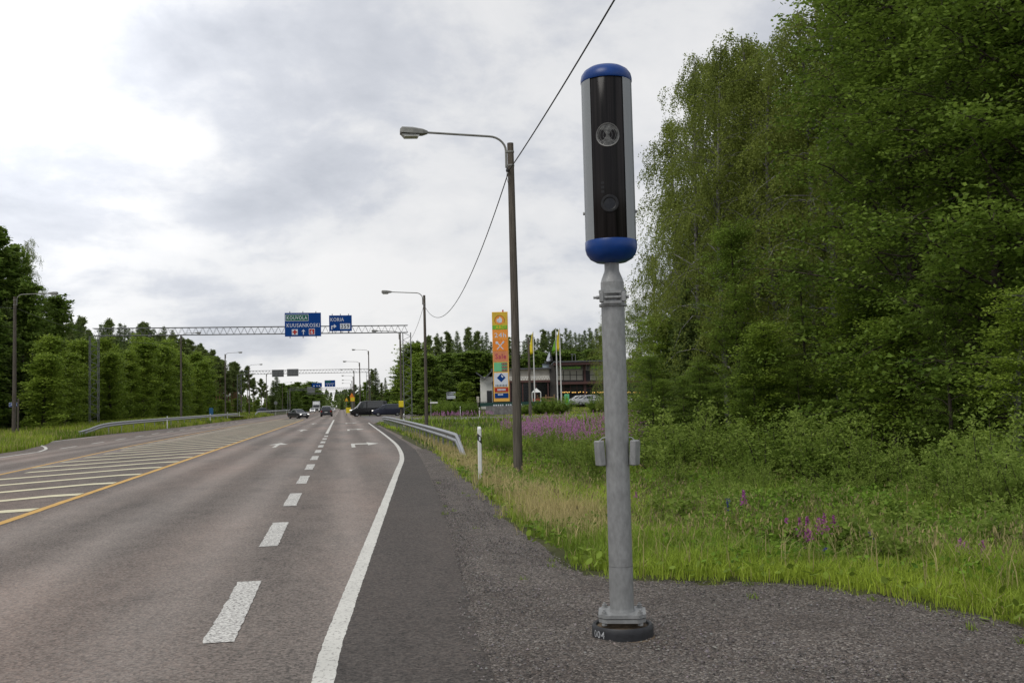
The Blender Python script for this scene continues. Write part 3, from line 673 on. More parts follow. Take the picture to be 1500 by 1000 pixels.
for sgn in (-1, 1):
    mb = MB(); mb.bevbox((.02, sgn * .118, 1.215), (.075, .045, .17), .006, rz=sgn * -.5, rx=sgn * -.06)
    o = sm_angle(mb.build('bracket_box', M_galv, sc_), 30)
    mb = MB(); mb.tube([(.0, sgn * .075, 1.32), (0, sgn * .10, 1.315), (0, sgn * .12, 1.295)], .006, 6); mb.build('hook', M_galv, o)
# flange: two plates with clipped corners and bolts at the corners
def clipped(hx, z0, z1, c=.05, mbx=None):
    q = [(hx, -hx + c), (hx, hx - c), (hx - c, hx), (-hx + c, hx), (-hx, hx - c), (-hx, -hx + c), (-hx + c, -hx), (hx - c, -hx)]
    P = [(x, y, z0) for x, y in q] + [(x, y, z1) for x, y in q]
    return mbx.add(P, [tuple(range(7, -1, -1)), tuple(range(8, 16))] + [(i, (i + 1) % 8, (i + 1) % 8 + 8, i + 8) for i in range(8)])
mb = MB(); clipped(.158, .134, .156, .05, mb); clipped(.155, .104, .128, .05, mb); mb.lathe([(.085, .156), (.083, .166), (.0815, .175)], 32)
mb.build('flange_plate', M_galv, sc_)
for a in range(4):
    an = math.radians(45 + 90 * a); mb = MB(); c = (.168 * math.cos(an), .168 * math.sin(an))
    mb.lathe([(0, .176), (.018, .176), (.018, .160), (.024, .160), (.024, .156)], 6, (c[0], c[1], 0)); mb.lathe([(0, .187), (.009, .187), (.009, .181)], 8, (c[0], c[1], 0))
    mb.lathe([(.011, .156), (.011, .085), (.02, .085), (.02, .102)], 6, (c[0], c[1], 0))
    sm_angle(mb.build('bolt', M_galv, sc_), 30)
mb = MB(); mb.lathe([(.085, .104), (.095, .085), (.12, .068), (.155, .060), (.185, .055)], 40); sm_angle(mb.build('base_skirt', M_sand, sc_), 40)
mb = MB(); mb.lathe([(.17, .050), (.178, .072), (.196, .076), (.204, .066), (.2065, .04), (.207, -.025)], 48); ring = sm_angle(mb.build('base_ring', M_black, sc_), 50)
mb = MB()                                            # white 004 wrapped on the ring
v, f = text_pts('004'); w0 = .105
mb.add([(.2085 * math.cos(-.86 + (p[0] - .5) * w0 / .207), .2085 * math.sin(-.86 + (p[0] - .5) * w0 / .207), .006 + p[1] * .048) for p in v], f); mb.build('number', M_plnum, ring)
mb = MB(); mb.lathe([(.205, -.03), (.217, -.012), (.21, -.006), (.2, .0)], 40); mb.build('concrete_rim', M_sand, sc_)
# housing
hz0, hz1 = 2.66, 3.776; HR = .1745; ha = .69
mb = MB()
for a0, a1 in ((ha, math.pi * .5), (math.pi * .5 + .02, math.pi), (math.pi, math.pi * 1.5 - .02), (math.pi * 1.5, 2 * math.pi - ha)):
    mb.lathe([(HR - .012, hz0), (HR, hz0), (HR, hz1), (HR - .012, hz1)], 18, (0, 0, 0), a0, a1)
for a0 in (1.30, 2 * math.pi - 1.30): mb.lathe([(HR - .002, hz0), (HR + .003, hz0), (HR + .003, hz1), (HR - .002, hz1)], 2, (0, 0, 0), a0 - .012, a0 + .012)
shell = sm_angle(mb.build('housing', M_alu, sc_), 35)
for sgn in (-1, 1):
    mb = MB(); mb.tube([(.0, sgn * .172, 2.865), (.0, sgn * .186, 2.865)], .011, 10); mb.build('lock', M_galv, shell)
mb = MB(); mb.lathe([(HR - .007, hz0), (HR - .005, hz0 + .004), (HR - .005, hz1 - .004), (HR - .007, hz1)], 30, (0, 0, 0), -ha, ha); win = sm_angle(mb.build('window', M_glassblk, sc_), 40)
def curved_disc(cz, rings, mat, name, off=.0, cy_=0.0):
    """concentric rings wrapped onto the window"""
    mb = MB(); R0 = HR - .004 + off; n = 48
    for r0, r1, d0, d1 in rings:
        P = []
        for r_, dd in ((r0, d0), (r1, d1)):
            for k in range(n):
                a = 2 * math.pi * k / n; u = cy_ + r_ * math.cos(a); an = u / R0; P.append(((R0 + dd) * math.cos(an), (R0 + dd) * math.sin(an), cz + r_ * math.sin(a)))
        mb.add(P, [(k, (k + 1) % n, n + (k + 1) % n, n + k) for k in range(n)])
    o = mb.build(name, mat, win); o.data.shade_smooth(); return o
M_flash = pmat('flash_glass', (0.035, 0.035, 0.033), .25, .2, .6, 40, .5, 60, .5, col2=(.16, .16, .15)); M_flash2 = pmat('flash_rim', (0.15, 0.15, 0.145), .35, .3, .15, 20)
curved_disc(3.395 - .03, [(.0001, .078, 0, 0)], M_flash, 'flash_lamp', .001)
curved_disc(3.395 - .03, [(.074, .079, .002, .004), (.079, .083, .004, 0), (.052, .054, .001, .001), (.03, .032, .001, .001), (.062, .0635, .001, .001)], M_flash2, 'flash_rim', .001)
M_lensr = pmat('lens_rim', (0.014, 0.014, 0.015), .35, 0, .2, 20, 0, 10, .3); M_lensg = pmat('lens_glass', (0.003, 0.003, 0.004), .03, 0, .2, 20)
curved_disc(2.895, [(.038, .044, .001, .006), (.044, .056, .006, .006), (.056, .062, .006, 0)], M_lensr, 'lens_ring', .001)
curved_disc(2.895, [(.0001, .038, .001, .001)], M_lensg, 'lens', .001)
for k, zc in enumerate((3.03, 3.0, 2.97)):
    mb = MB(); P = []
    for an, dz in ((.2, 0), (.33, 0)): P += [((HR - .0035) * math.cos(-an), (HR - .0035) * math.sin(-an), zc + q) for q in (0, .018)]
    mb.add(P, [(0, 1, 3, 2)]); mb.build('sensor_plate', M_lensr, win)
mb = MB(); mb.lathe([(HR + .001, hz1 - .004), (HR + .0035, hz1), (HR + .0035, hz1 + .022), (HR - .003, hz1 + .05), (HR - .022, hz1 + .078), (HR - .055, hz1 + .1), (HR - .11, hz1 + .116), (0, hz1 + .12)], 48); sm_angle(mb.build('top_cap', M_blue, sc_), 50)
mb = MB(); mb.lathe([(HR + .0015, hz0 + .004), (HR + .004, hz0), (HR + .004, hz0 - .05), (HR - .006, hz0 - .085), (HR - .03, hz0 - .118), (HR - .07, hz0 - .14), (.052, hz0 - .148), (.04, hz0 - .148)], 48); sm_angle(mb.build('bottom_cap', M_blue, sc_), 50)

# ================================================================== STREET LAMPS
def lamp(base, top, armL, label, hl=.62, r=.12, rz=0.0, side=-1, group='street lamps along the road'):
    zb = tz(base[0], base[1]) if len(base) < 3 else base[2]; h = top - zb
    t = thing('street_lamp', label, 'street lamp', (base[0], base[1], zb - .15), rz, group); h += .15
    mb = MB(); mb.tube([(0, 0, 0), (0.01, 0, h * .5), (-.0, 0, h)], [r, r * .82, r * .66], 12); mb.build('pole', M_wood, t)
    mb = MB(); x = side; q = []
    rr = r * .66 + .035
    q.append((x * rr, 0, h - .62)); q.append((x * rr, 0, h - .2))
    for k in range(1, 8):
        a = k / 7 * math.pi / 2; q.append((x * (rr + .42 - .42 * math.cos(a)), 0, h - .2 + .36 * math.sin(a)))
    q.append((x * (armL), 0, h + .16 + armL * .03)); mb.tube(q, .028, 8); arm = mb.build('arm', M_lampgrey, t)
    for dz in (-.22, -.56):
        mb = MB(); mb.lathe([(r * .66 + .004, dz - .02), (r * .66 + .012, dz - .02), (r * .66 + .012, dz + .02), (r * .66 + .004, dz + .02)], 12, (0, 0, h)); mb.box((x * (r * .66 + .02), 0, h + dz), (.07, .07, .05)); mb.build('clamp', M_lampgrey, t)
    # head: tapering box, narrow at the arm, wide and blunt at the tip
    zc = h + .16 + armL * .03; x0, x1 = x * (armL - .05), x * (armL + hl)
    P = []
    for s, w, ht, dz in ((0, .06, .06, 0), (.18, .13, .12, .0), (.55, .17, .155, .012), (.93, .17, .15, .02), (1, .13, .10, .01)):
        X_ = x0 + (x1 - x0) * s; zz_ = zc + dz
        P += [(X_, -w, zz_ - ht * .45), (X_, w, zz_ - ht * .45), (X_, w * .95, zz_ + ht * .3), (X_, w * .55, zz_ + ht * .6), (X_, -w * .55, zz_ + ht * .6), (X_, -w * .95, zz_ + ht * .3)]
    Fc = [tuple(range(6)), tuple(range(29, 23, -1))]
    for i in range(4):
        for k in range(6): Fc.append((i * 6 + k, (i + 1) * 6 + k, (i + 1) * 6 + (k + 1) % 6, i * 6 + (k + 1) % 6))
    hd = make('lamp_head', P, Fc, M_lampgrey, t)
    P = []
    for s, w, dz in ((.3, .10, 0), (.36, .14, -.06), (.85, .14, -.07), (.95, .11, 0)):
        X_ = x0 + (x1 - x0) * s; zz_ = zc - .066 + dz; P += [(X_, -w, zz_), (X_, w, zz_)]
    P2 = P; mb = MB(); mb.add(P2, [(0, 1, 3, 2), (2, 3, 5, 4), (4, 5, 7, 6), (0, 2, 4, 6), (1, 7, 5, 3)]); mb.build('lens', M_lens, hd)
    return t
def lampx(px, pt, pb, x, **k):
    a = RX(px, pt, x); return a.x, a.y, a.z
lampR = [((4.22, 24.0), 8.03, 'wooden pole street lamp nearest the speed camera, with sagging cable', 2.1), ((5.45, 65.0), 8.78, 'wooden street lamp standing behind the curved guardrail near the near lamp', 2.15),
         ((5.8, 98.4), 8.75, 'street lamp pole carrying a small yellow box beside the gantry leg', 2.15), ((4.62, 168.5, 0), 10.9, 'street lamp rising behind the black van roof', 2.15),
         ((3.12, 169.5, 0), 9.0, 'street lamp between the black van and the yellow warning signs', 2.15), ((2.6, 203, 0), 8.9, 'street lamp sixth along the right verge beyond the crossing', 2.15), ((2.9, 243, 0), 8.9, 'street lamp seventh along the right verge beyond the crossing', 2.15),
         ((3.0, 280, 0), 8.8, 'street lamp eighth along the right verge, very small', 2.15), ((3.0, 316, 0), 8.8, 'street lamp ninth along the right verge, very small', 2.15)]
for b_, tp, lb, al in lampR: lamp(b_, tp, al, lb)
lampL = [((-22.3, 73.8), 9.8, 'grey street lamp at the left edge with blue street name plate', 2.2, .15), ((-18.05, 118.8), 10.3, 'wooden street lamp behind the long left guardrail', 1.6, .13), ((-17.2, 155.3), 10.0, 'street lamp in front of the red pine trunks', 1.9, .12),
         ((-17.3, 196.0), 9.9, 'street lamp left of the grey sign backs, fourth along the left verge', 1.9, .12), ((-17.0, 236.5), 9.7, 'street lamp under the grey sign backs, fifth along the left verge', 1.9, .12), ((-17.0, 300), 9.0, 'pale thin street lamp left of the truck', 2.2, .1), ((-17, 345), 8.4, 'farthest thin street lamp left of the truck', 2.2, .1)]
for b_, tp, lb, al, r_ in lampL: lamp(b_, tp, al, lb, r=r_, side=1)
def sag(name, a, b, s, r, label, n=40):
    a, b = Vector(a), Vector(b); pts = []
    for i in range(n + 1):
        t = i / n; p = a.lerp(b, t); p.z -= s * 4 * t * (1 - t); pts.append(p)
    o = bpy.data.objects.new(name, None); bpy.data.objects.remove(o)
    mb = MB(); mb.tube([p - a for p in pts], r, 5); o = mb.build(name, M_wire, None, True, a); return tag(o, label, 'cable', 'overhead cables')
A1 = (4.16, 23.93, 7.33); A2 = (5.42, 64.9, 8.15)
_q = R(900, 0, 14.0); _k = (A1[1] - _q.y) and 1; _s = (A1[1] + 9.0) / (A1[1] - _q.y); A0 = (A1[0] + (_q.x - A1[0]) * _s, -9.0, 8.3)
_t = (A1[1] - _q.y) / (A1[1] + 9.0); _sag0 = ((A1[2] + (8.3 - A1[2]) * _t) - _q.z) / (4 * _t * (1 - _t))
print('SAG', _q, A0, _sag0)
sag('overhead_cable', A1, A0, _sag0, .014, 'twisted black cable running up from the near lamp to the top edge')
sag('overhead_cable', A1, A2, 2.0, .014, 'black cable sagging between the two nearest wooden lamps')
sag('overhead_cable', A2, (5.78, 98.3, 8.1), 1.2, .012, 'cable from the second lamp to the lamp beside the gantry')
sag('overhead_cable', (-22.3, 73.8, 9.0), (-23.5, 30, 9.0), .9, .014, 'cable reaching the left edge lamp from outside')
sag('overhead_cable', (-22.2, 73.9, 9.0), (-18.1, 118.7, 9.5), 1.0, .013, 'thin cable between the two nearest left lamps')
t = MB(); t.lathe([(.02, 0), (.035, .02), (.035, .06), (.02, .09), (.03, .11), (.0, .12)], 8); t.tube([(0, 0, .05), (-.02, 0, -.15), (.03, 0, -.33), (.05, 0, -.1)], .008, 5)
tag(t.build('cable_insulator', M_wire, None, True, (4.11, 23.9, 7.28)), 'small dark cable hanger below the near lamp arm', 'insulator')
bx_ = MB(); bx_.bevbox((0, 0, 0), (.5, .2, .62), .04); tag(bx_.build('control_box', M_plyel, None, False, (5.8, 98.2, 1.75)), 'yellow box strapped to the lamp pole beside the gantry leg', 'box')

# ================================================================== GANTRIES AND OVERHEAD SIGNS
def lattice(mb, a, b, w, h, bay, r, rd, faces=2):
    """box truss between a and b: four chords with zigzag bracing. w is along the depth axis d, h along up axis u"""
    a, b = Vector(a), Vector(b); t = (b - a).normalized(); L_ = (b - a).length
    if abs(t.z) > .9: u, d = Vector((1, 0, 0)), Vector((0, 1, 0))
    else: u, d = Vector((0, 0, 1)), t.cross(Vector((0, 0, 1))).normalized()
    for su in (0, 1):
        for sd_ in (-.5, .5): mb.tube([a + u * h * su + d * w * sd_, b + u * h * su + d * w * sd_], r, 6)
    n = max(2, int(L_ / bay)); 
    for i in range(n):
        s0, s1 = L_ * i / n, L_ * (i + 1) / n; sm_ = (s0 + s1) / 2
        for sd_ in (-.5, .5):
            o_ = d * w * sd_; mb.tube([a + t * s0 + o_, a + t * sm_ + u * h + o_], rd, 4, False); mb.tube([a + t * sm_ + u * h + o_, a + t * s1 + o_], rd, 4, False)
        for su in (0, 1):
            o_ = u * h * su; mb.tube([a + t * s0 + d * w * .5 + o_, a + t * s1 - d * w * .5 + o_], rd, 4, False)
def gantry(y, xl, xr, zb, h, label, zl, zr, s=1.0, legw=.75):
    t = thing('sign_gantry', label, 'gantry', ((xl + xr) / 2, y, 0)); cx = (xl + xr) / 2
    mb = MB(); lattice(mb, (xl - cx - .1, 0, zb), (xr - cx + .1, 0, zb), .5, h, .62, .034 * s, .011 * s); mb.build('truss_beam', M_truss, t)
    for x, zg in ((xl, zl), (xr, zr)):
        mb = MB(); lattice(mb, (x - cx - legw / 2, 0, zg - .1), (x - cx - legw / 2, 0, zb), .5, legw, .7, .032 * s, .011 * s); mb.box((x - cx, 0, zg - .05), (legw + .5, 1.1, .3)); mb.build('leg', M_truss, t)
    return t
gantry(96, -22.2, 6.3, 8.62, .68, 'long grey lattice gantry carrying the KOUVOLA and KORIA signs', .34, -.1)
def sign_board(name, label, x0, x1, z0, z1, y, face_mat, edge_mat, flip=False):
    t = thing(name, label, 'road sign', ((x0 + x1) / 2, y, z0)); w, h = x1 - x0, z1 - z0
    mb = MB(); mb.bevbox((0, .05, h / 2), (w, .08, h), .012); mb.build('panel', face_mat, t)
    mb = MB()
    for k in (-.36, 0, .36): mb.box((k * w, .14, h / 2), (.07, .08, h + .3))
    mb.build('bracket', M_truss, t)
    return t, w, h
def uv_(t_, x0, y0, s, w, h):            # sheet units -> local metres, origin bottom centre
    return lambda X_, Y_: ((X_ - x0) * s - w / 2, h - (Y_ - y0) * s)
yS = 95.45
a = R(417, 461, 94.4); b_ = R(470.5, 494, 94.6)
t, w, h = sign_board('overhead_sign', 'large blue overhead sign reading KOUVOLA and KUUSANKOSKI with red cross', a.x * yS / a.y, b_.x * yS / b_.y, 8.32, 10.55, yS, M_sblue, M_truss)
s = w / 615.0; q = uv_(t, 200, 232, s, w, h); fy = .0
def rect(mb, q, X0, Y0, X1, Y1, y): (ax, az), (bx2, bz) = q(X0, Y0), q(X1, Y1); mb.add([(ax, y, az), (bx2, y, az), (bx2, y, bz), (ax, y, bz)], [(0, 3, 2, 1)])
def txt(mb, q, str_, X0, Y0, X1, Y1, y): (ax, az), (bx2, bz) = q(X0, Y0), q(X1, Y1); add_text(mb, str_, ax, bx2, bz, az, y)
sc2 = h / (393 * s); q = lambda X_, Y_: ((X_ - 200) * s - w / 2, h - (Y_ - 232) * s * sc2)
mb = MB(); rect(mb, q, 212, 258, 602, 370, -.004); rect(mb, q, 318, 506, 418, 598, -.004); rect(mb, q, 606, 498, 708, 598, -.004); mb.build('white_field', M_swhite, t)
mb = MB(); rect(mb, q, 219, 265, 595, 363, -.008); mb.build('green_field', M_sgreen, t)
mb = MB(); rect(mb, q, 352, 515, 384, 590, -.010); rect(mb, q, 328, 538, 408, 566, -.008); mb.build('red_cross', M_sred, t); mb = MB(); rect(mb, q, 614, 506, 700, 590, -.008); mb.build('red_field', M_sred, t)
mb = MB(); txt(mb, q, 'KOUVOLA', 236, 284, 580, 346, -.012); mb.build('lettering', M_swhite, t); mb = MB(); txt(mb, q, 'KUUSANKOSKI', 232, 408, 792, 472, -.004); mb.build('lettering', M_swhite, t); mb = MB(); txt(mb, q, '6', 638, 516, 676, 580, -.012); mb.build('number', M_swhite, t); mb = MB()
rect(mb, q, 507, 530, 521, 597, -.004); A_, B_, C_ = q(478, 550), q(514, 506), q(550, 550); D_ = q(514, 534)
mb.add([(A_[0], -.006, A_[1]), (D_[0], -.006, D_[1]), (C_[0], -.006, C_[1]), (B_[0], -.006, B_[1])], [(0, 1, 2, 3)]); mb.build('arrow', M_swhite, t)
a = R(482, 463, 94.4); b_ = R(515.5, 485, 94.4)
t, w, h = sign_board('overhead_sign', 'smaller blue overhead sign reading KORIA with road number 359', a.x * yS / a.y, b_.x * yS / b_.y, 8.78, 10.28, yS, M_sblue, M_truss)
s = w / 383.0; sc2 = h / (253 * s); q = lambda X_, Y_: ((X_ - 942) * s - w / 2, h - (Y_ - 262) * s * sc2)
mb = MB(); rect(mb, q, 1126, 394, 1296, 482, -.004); mb.build('white_field', M_swhite, t)
mb = MB(); txt(mb, q, '359', 1140, 404, 1280, 472, -.008); mb.build('number', M_plblack, t)
mb = MB(); txt(mb, q, 'KORIA', 966, 300, 1192, 360, -.004); mb.build('lettering', M_swhite, t); mb = MB(); rect(mb, q, 975, 428, 1030, 444, -.004); rect(mb, q, 975, 444, 993, 488, -.004)
A_, B_, C_ = q(1022, 402), q(1066, 436), q(1022, 470); mb.add([(A_[0], -.006, A_[1]), (B_[0], -.006, B_[1]), (C_[0], -.006, C_[1])], [(0, 2, 1)]); mb.build('arrow', M_swhite, t)
# second gantry, seen from behind
G2 = 205
gantry(G2, -20, 5.5, 8.55, .7, 'distant lattice gantry with two grey sign backs', .5, 0, 1.2)
for (p0, p1, q0, q1, lb) in ((398.5, 415.5, 541, 552, 'grey back of a sign on the distant gantry, above the pine tops'), (420.5, 437, 540, 551, 'grey back of a sign on the distant gantry, nearer the road middle')):
    d_ = 204.3; a = R(p0, q1, d_); b_ = R(p1, q0, d_)
    t = thing('reversed_sign', lb, 'road sign', ((a.x + b_.x) / 2, a.y, a.z)); w, h = b_.x - a.x, b_.z - a.z
    mb = MB(); mb.bevbox((0, 0, h / 2), (w, .08, h), .01); mb.build('panel', M_sgrey, t); mb = MB()
    for k in np.linspace(.15, .85, 4): mb.box((0, -.06, h * k), (w * .98, .05, .05))
    for k in (-.3, .0, .3): mb.box((k * w, -.1, h / 2), (.08, .08, h)); 
    mb.build('bracket', M_truss, t)
gantry(335, -17, 6, 7.4, .6, 'very distant gantry beneath the two small blue signs', .3, 0, 1.6)
for (p0, p1, q0, q1, lb, two) in ((457, 471.5, 560.5, 567, 'tiny blue and purple overhead sign on the very distant gantry', 0), (475.5, 491, 556.5, 566.5, 'tiny blue overhead sign with a green field on the very distant gantry', 1)):
    a = R(p0, q1, 333); b_ = R(p1, q0, 333); t, w, h = sign_board('overhead_sign', lb, a.x, b_.x, a.z, b_.z, a.y, M_sblue, M_truss)
    mb = MB()
    if two:
        mb2 = MB(); mb2.add([(-w * .45, -.03, h * .68), (w * .1, -.03, h * .68), (w * .1, -.03, h * .92), (-w * .45, -.03, h * .92)], [(0, 1, 2, 3)]); mb2.build('green_field', M_sgreen, t)
        mb.add([(-w * .4, -.03, h * .45), (w * .4, -.03, h * .45), (w * .4, -.03, h * .52), (-w * .4, -.03, h * .52)], [(0, 1, 2, 3)])
        for k in (-.25, -.02, .22): mb.add([(w * k - .12, -.03, h * .12), (w * k + .12, -.03, h * .12), (w * k + .12, -.03, h * .28), (w * k - .12, -.03, h * .28)], [(0, 1, 2, 3)])
    else:
        for k in (-.3, 0, .25): mb.add([(w * k - .22, -.03, h * .2), (w * k + .22, -.03, h * .2), (w * k + .12, -.03, h * .45), (w * k - .12, -.03, h * .45)], [(0, 1, 2, 3)])
    mb.build('lettering', M_swhite, t)
gantry(440, -17, 6, 7.4, .6, 'farthest gantry with one grey sign back', .3, 0, 1.8)
a = R(450, 575, 437); b_ = R(461, 566, 437); t = thing('reversed_sign', 'grey back of a sign low on the farthest gantry', 'road sign', ((a.x + b_.x) / 2, a.y, a.z)); mb = MB(); mb.bevbox((0, 0, (b_.z - a.z) / 2), (b_.x - a.x, .1, b_.z - a.z), .01); mb.build('panel', M_sgrey, t)
mb = MB(); mb.box((0, -.1, (b_.z - a.z) / 2), (b_.x - a.x, .08, .15)); mb.build('bracket', M_truss, t)

# ================================================================== GUARDRAILS, POSTS
def guardrail(pts, label, post_step=2.0, side=1, end=True):
    """W profile beam swept along (x,y,ztop)"""
    pts = [Vector(p) for p in pts]; t = thing('guardrail', label, 'guardrail', (pts[0].x, pts[0].y, 0), 0, 'steel guardrails'); o0 = Vector((pts[0].x, pts[0].y, 0))
    prof = [(.0, 0), (-.05, -.03), (-.08, -.065), (-.05, -.11), (-.0, -.155), (-.05, -.20), (-.08, -.245), (-.05, -.28), (0, -.31)]
    P = []; n = len(prof); m = len(pts)
    for i, p in enumerate(pts):
        tg = (pts[min(i + 1, m - 1)] - pts[max(i - 1, 0)]); tg.z = 0; tg.normalize(); nn = Vector((tg.y, -tg.x, 0)) * side
        for a_, z in prof: P.append(p - o0 + nn * a_ + Vector((0, 0, z)))
    Fc = [(i * n + k, i * n + k + 1, (i + 1) * n + k + 1, (i + 1) * n + k) for i in range(m - 1) for k in range(n - 1)]
    ob = make('beam', P, Fc, M_galv2, t); ob.data.shade_smooth(); md = ob.modifiers.new('thickness', 'SOLIDIFY'); md.thickness = .006
    acc = 0; last = pts[0]; cnt = 0
    for i in range(m - 1):
        seg = (pts[i + 1] - pts[i]); Ls = seg.length
        while acc <= Ls and cnt < 70:
            p = pts[i] + seg * (acc / Ls); g = tz(p.x, p.y)
            if p.z - g > .45:
                nn = Vector((seg.y, -seg.x, 0)).normalized() * side; mb = MB(); c = p - o0 + nn * .06
                mb.box((c.x, c.y, (p.z - .02 + g - .3) / 2), (.06, .12, p.z - .02 - g + .3)); mb.build('post', M_galv, t); cnt += 1
            acc += post_step
        acc -= Ls
    return t
def pR(px, py, x): p = RX(px, py, x); return (p.x, p.y, p.z)
gp = [(3.42, 27.4, .02), (3.5, 29.0, .30), (3.58, 31.0, .62), (3.62, 32.5, .68), (3.7, 40, .70), (3.75, 55, .72), (3.75, 75, .72), (3.72, 86, .70), (3.68, 91, .66)]
guardrail([tuple(p) for p in cr_spline(gp, 3)], 'curving steel guardrail right of the road, near end bent down into dry grass', 2.0, 1)
gl_ = [(-17.3, 70.5, .40), (-17.2, 73, .55), (-17.1, 77, .82), (-16.9, 85, .92), (-16.5, 100, .98), (-16.3, 130, 1.02), (-16.3, 158, 1.05), (-16.6, 168, 1.0)]
guardrail([tuple(p) for p in cr_spline(gl_, 3)], 'long straight steel guardrail along the left verge', 4.0, -1)
gl_ = [(-16.6, 200, .6), (-16.5, 206, 1.2), (-16.4, 230, 1.2), (-16.4, 330, 1.2)]
guardrail([tuple(p) for p in cr_spline(gl_, 3)], 'farther steel guardrail on the left in front of parked dark car', 6.0, -1)

def delineator(x, y, label, h=1.05, z=None, group='white roadside marker posts'):
    z = tz(x, y) if z is None else z; t = thing('marker_post', label, 'marker post', (x, y, z - .1), 0, group); h += .1
    P = []; prof = [(-.042, -.015), (-.024, -.035), (.024, -.035), (.042, -.015), (.03, .025), (-.03, .025)]
    mb = MB()
    for zz_, sl in ((0, 0), (h, .05)): P += [(a_, b2, zz_ + (sl if b2 > 0 else 0)) for a_, b2 in prof]
    mb.add(P, [tuple(range(6)), tuple(range(11, 5, -1))] + [(i, i + 6, (i + 1) % 6 + 6, (i + 1) % 6) for i in range(6)]); mb.build('post', M_plwhite, t)
    mb = MB(); s_ = 1.06; P = []
    for k, (zz_, d_) in enumerate(((h - .27, .05), (h - .13, .05))): P += [(a_ * s_, b2 * s_, zz_ + (-a_ * 1.0)) for a_, b2 in prof]
    mb.add(P, [tuple(range(6)), tuple(range(11, 5, -1))] + [(i, i + 6, (i + 1) % 6 + 6, (i + 1) % 6) for i in range(6)]); bnd = mb.build('band', M_plblack, t)
    mb = MB(); mb.box((0, -.040, h - .20), (.03, .006, .08)); mb.build('reflector', M_swhite, bnd)
    return t
p = R(702, 628, 20.6); delineator(p.x, p.y, 'white marker post with black band in dry grass before the guardrail end', p.z + .35 - tz(p.x, p.y) - .35, None)
p = RX(598, 606, 4.1); delineator(4.3, 70, 'white marker post behind the right guardrail, left of the second lamp', 1.15)
for px, x, lb in ((245, -15.9, 'white marker post in front of the middle of the left guardrail'), (308, -15.8, 'white marker post below the small blue sign'), (333, -16.2, 'white marker post between the two left guardrails'), (351, -16.0, 'white marker post at the start of the farther left guardrail'), (404, -16, 'small white marker post by the parked dark car'), (420, -16, 'tiny white marker post left of the turning black car')):
    y_ = RX(px, 610, x).y; delineator(x, y_, lb, 1.1)
p = R(702, 590, 118); delineator(p.x, p.y, 'white marker post before the clipped bushes across the side road', 1.1, 0)
p = R(674, 590, 124); delineator(p.x, p.y, 'white marker post on the lawn below the round tree', 1.3)

# small roadside signs
def post_sign(x, y, zc, w, h, mat, label, h_pole=None, words=None, rz=0.0, two=False, shape='rect', rim=None, name='road_sign', posts=M_lampgrey):
    g = tz(x, y); t = thing(name, label, 'road sign', (x, y, g), rz); zc -= g
    mb = MB()
    for k in ((-.4, .4) if two else (0,)): mb.tube([(k * w, 0, -.1), (k * w, 0, zc + h * .35)], .035 if y < 130 else .05, 6)
    mb.build('post', posts, t)
    mb = MB()
    if shape == 'rect': mb.bevbox((0, -.07, zc), (w, .05, h), .01)
    elif shape == 'tri': mb.prism([(-w / 2, zc - h / 2), (w / 2, zc - h / 2), (0, zc + h / 2)], -.1, -.05)
    elif shape == 'disc': mb.prism([(w / 2 * math.cos(k * math.pi / 10), zc + h / 2 * math.sin(k * math.pi / 10)) for k in range(20)], -.1, -.05)
    pn = mb.build('panel', rim or mat, t)
    if rim:
        mb = MB()
        if shape == 'rect': mb.box((0, -.1, zc), (w * .86, .02, h * .86))
        elif shape == 'tri': mb.prism([(-w * .33, zc - h * .36), (w * .33, zc - h * .36), (0, zc + h * .3)], -.11, -.1)
        else: mb.prism([(w * .36 * math.cos(k * math.pi / 10), zc + h * .36 * math.sin(k * math.pi / 10)) for k in range(20)], -.11, -.1)
        mb.build('face', mat, pn)
    if words:
        mb = MB(); add_text(mb, words[0], -w * .36, w * .36, zc - h * .22, zc + h * .22, -.115); mb.build('lettering', words[1], pn)
    return t
p = R(20, 592.5, 69.5); z_ = p.z
t = thing('street_name_sign', 'small blue street name plate low on the left edge lamp', 'street sign', (p.x + .1, p.y - .3, z_)); w, h = .62, .29
mb = MB(); mb.bevbox((0, 0, 0), (w, .03, h), .005); mb.build('panel', M_swhite, t); mb = MB(); mb.box((0, -.018, 0), (w * .93, .01, h * .84)); mb.build('face', M_sblue, t); mb = MB()
for k in range(7): mb.box((-.19 + k * .062, -.026, -.01 + .012 * (k % 2)), (.038, .006, .08 + .02 * (k % 3)))
mb.build('lettering', M_swhite, t)
mb = MB(); mb.tube([(0, 0, 0), (0.02, 0, 2.6)], .06, 8); tag(mb.build('timber_post', M_wood, None, False, (-21.9, 73.3, tz(-21.9, 73.3) - .1)), 'short weathered timber post touching the left edge lamp', 'post')
M_infob = pmat('info_blue', (.03, .13, .28), .5, 0, .15, 3)
y_ = RX(309.5, 604, -17.2).y; post_sign(-17.2, y_, RX(309.5, 603, -17.2).z, .9 * 6 * y_ / 1458, 11 * y_ / 1458, M_infob, 'upright pale blue information sign behind the left guardrail', words=None, two=True)
y_ = RX(404, 592, -18).y; post_sign(-18, y_, RX(404, 590, -18).z, 1.0, 1.0, M_sgrey, 'round grey sign back above the parked dark car', shape='disc')
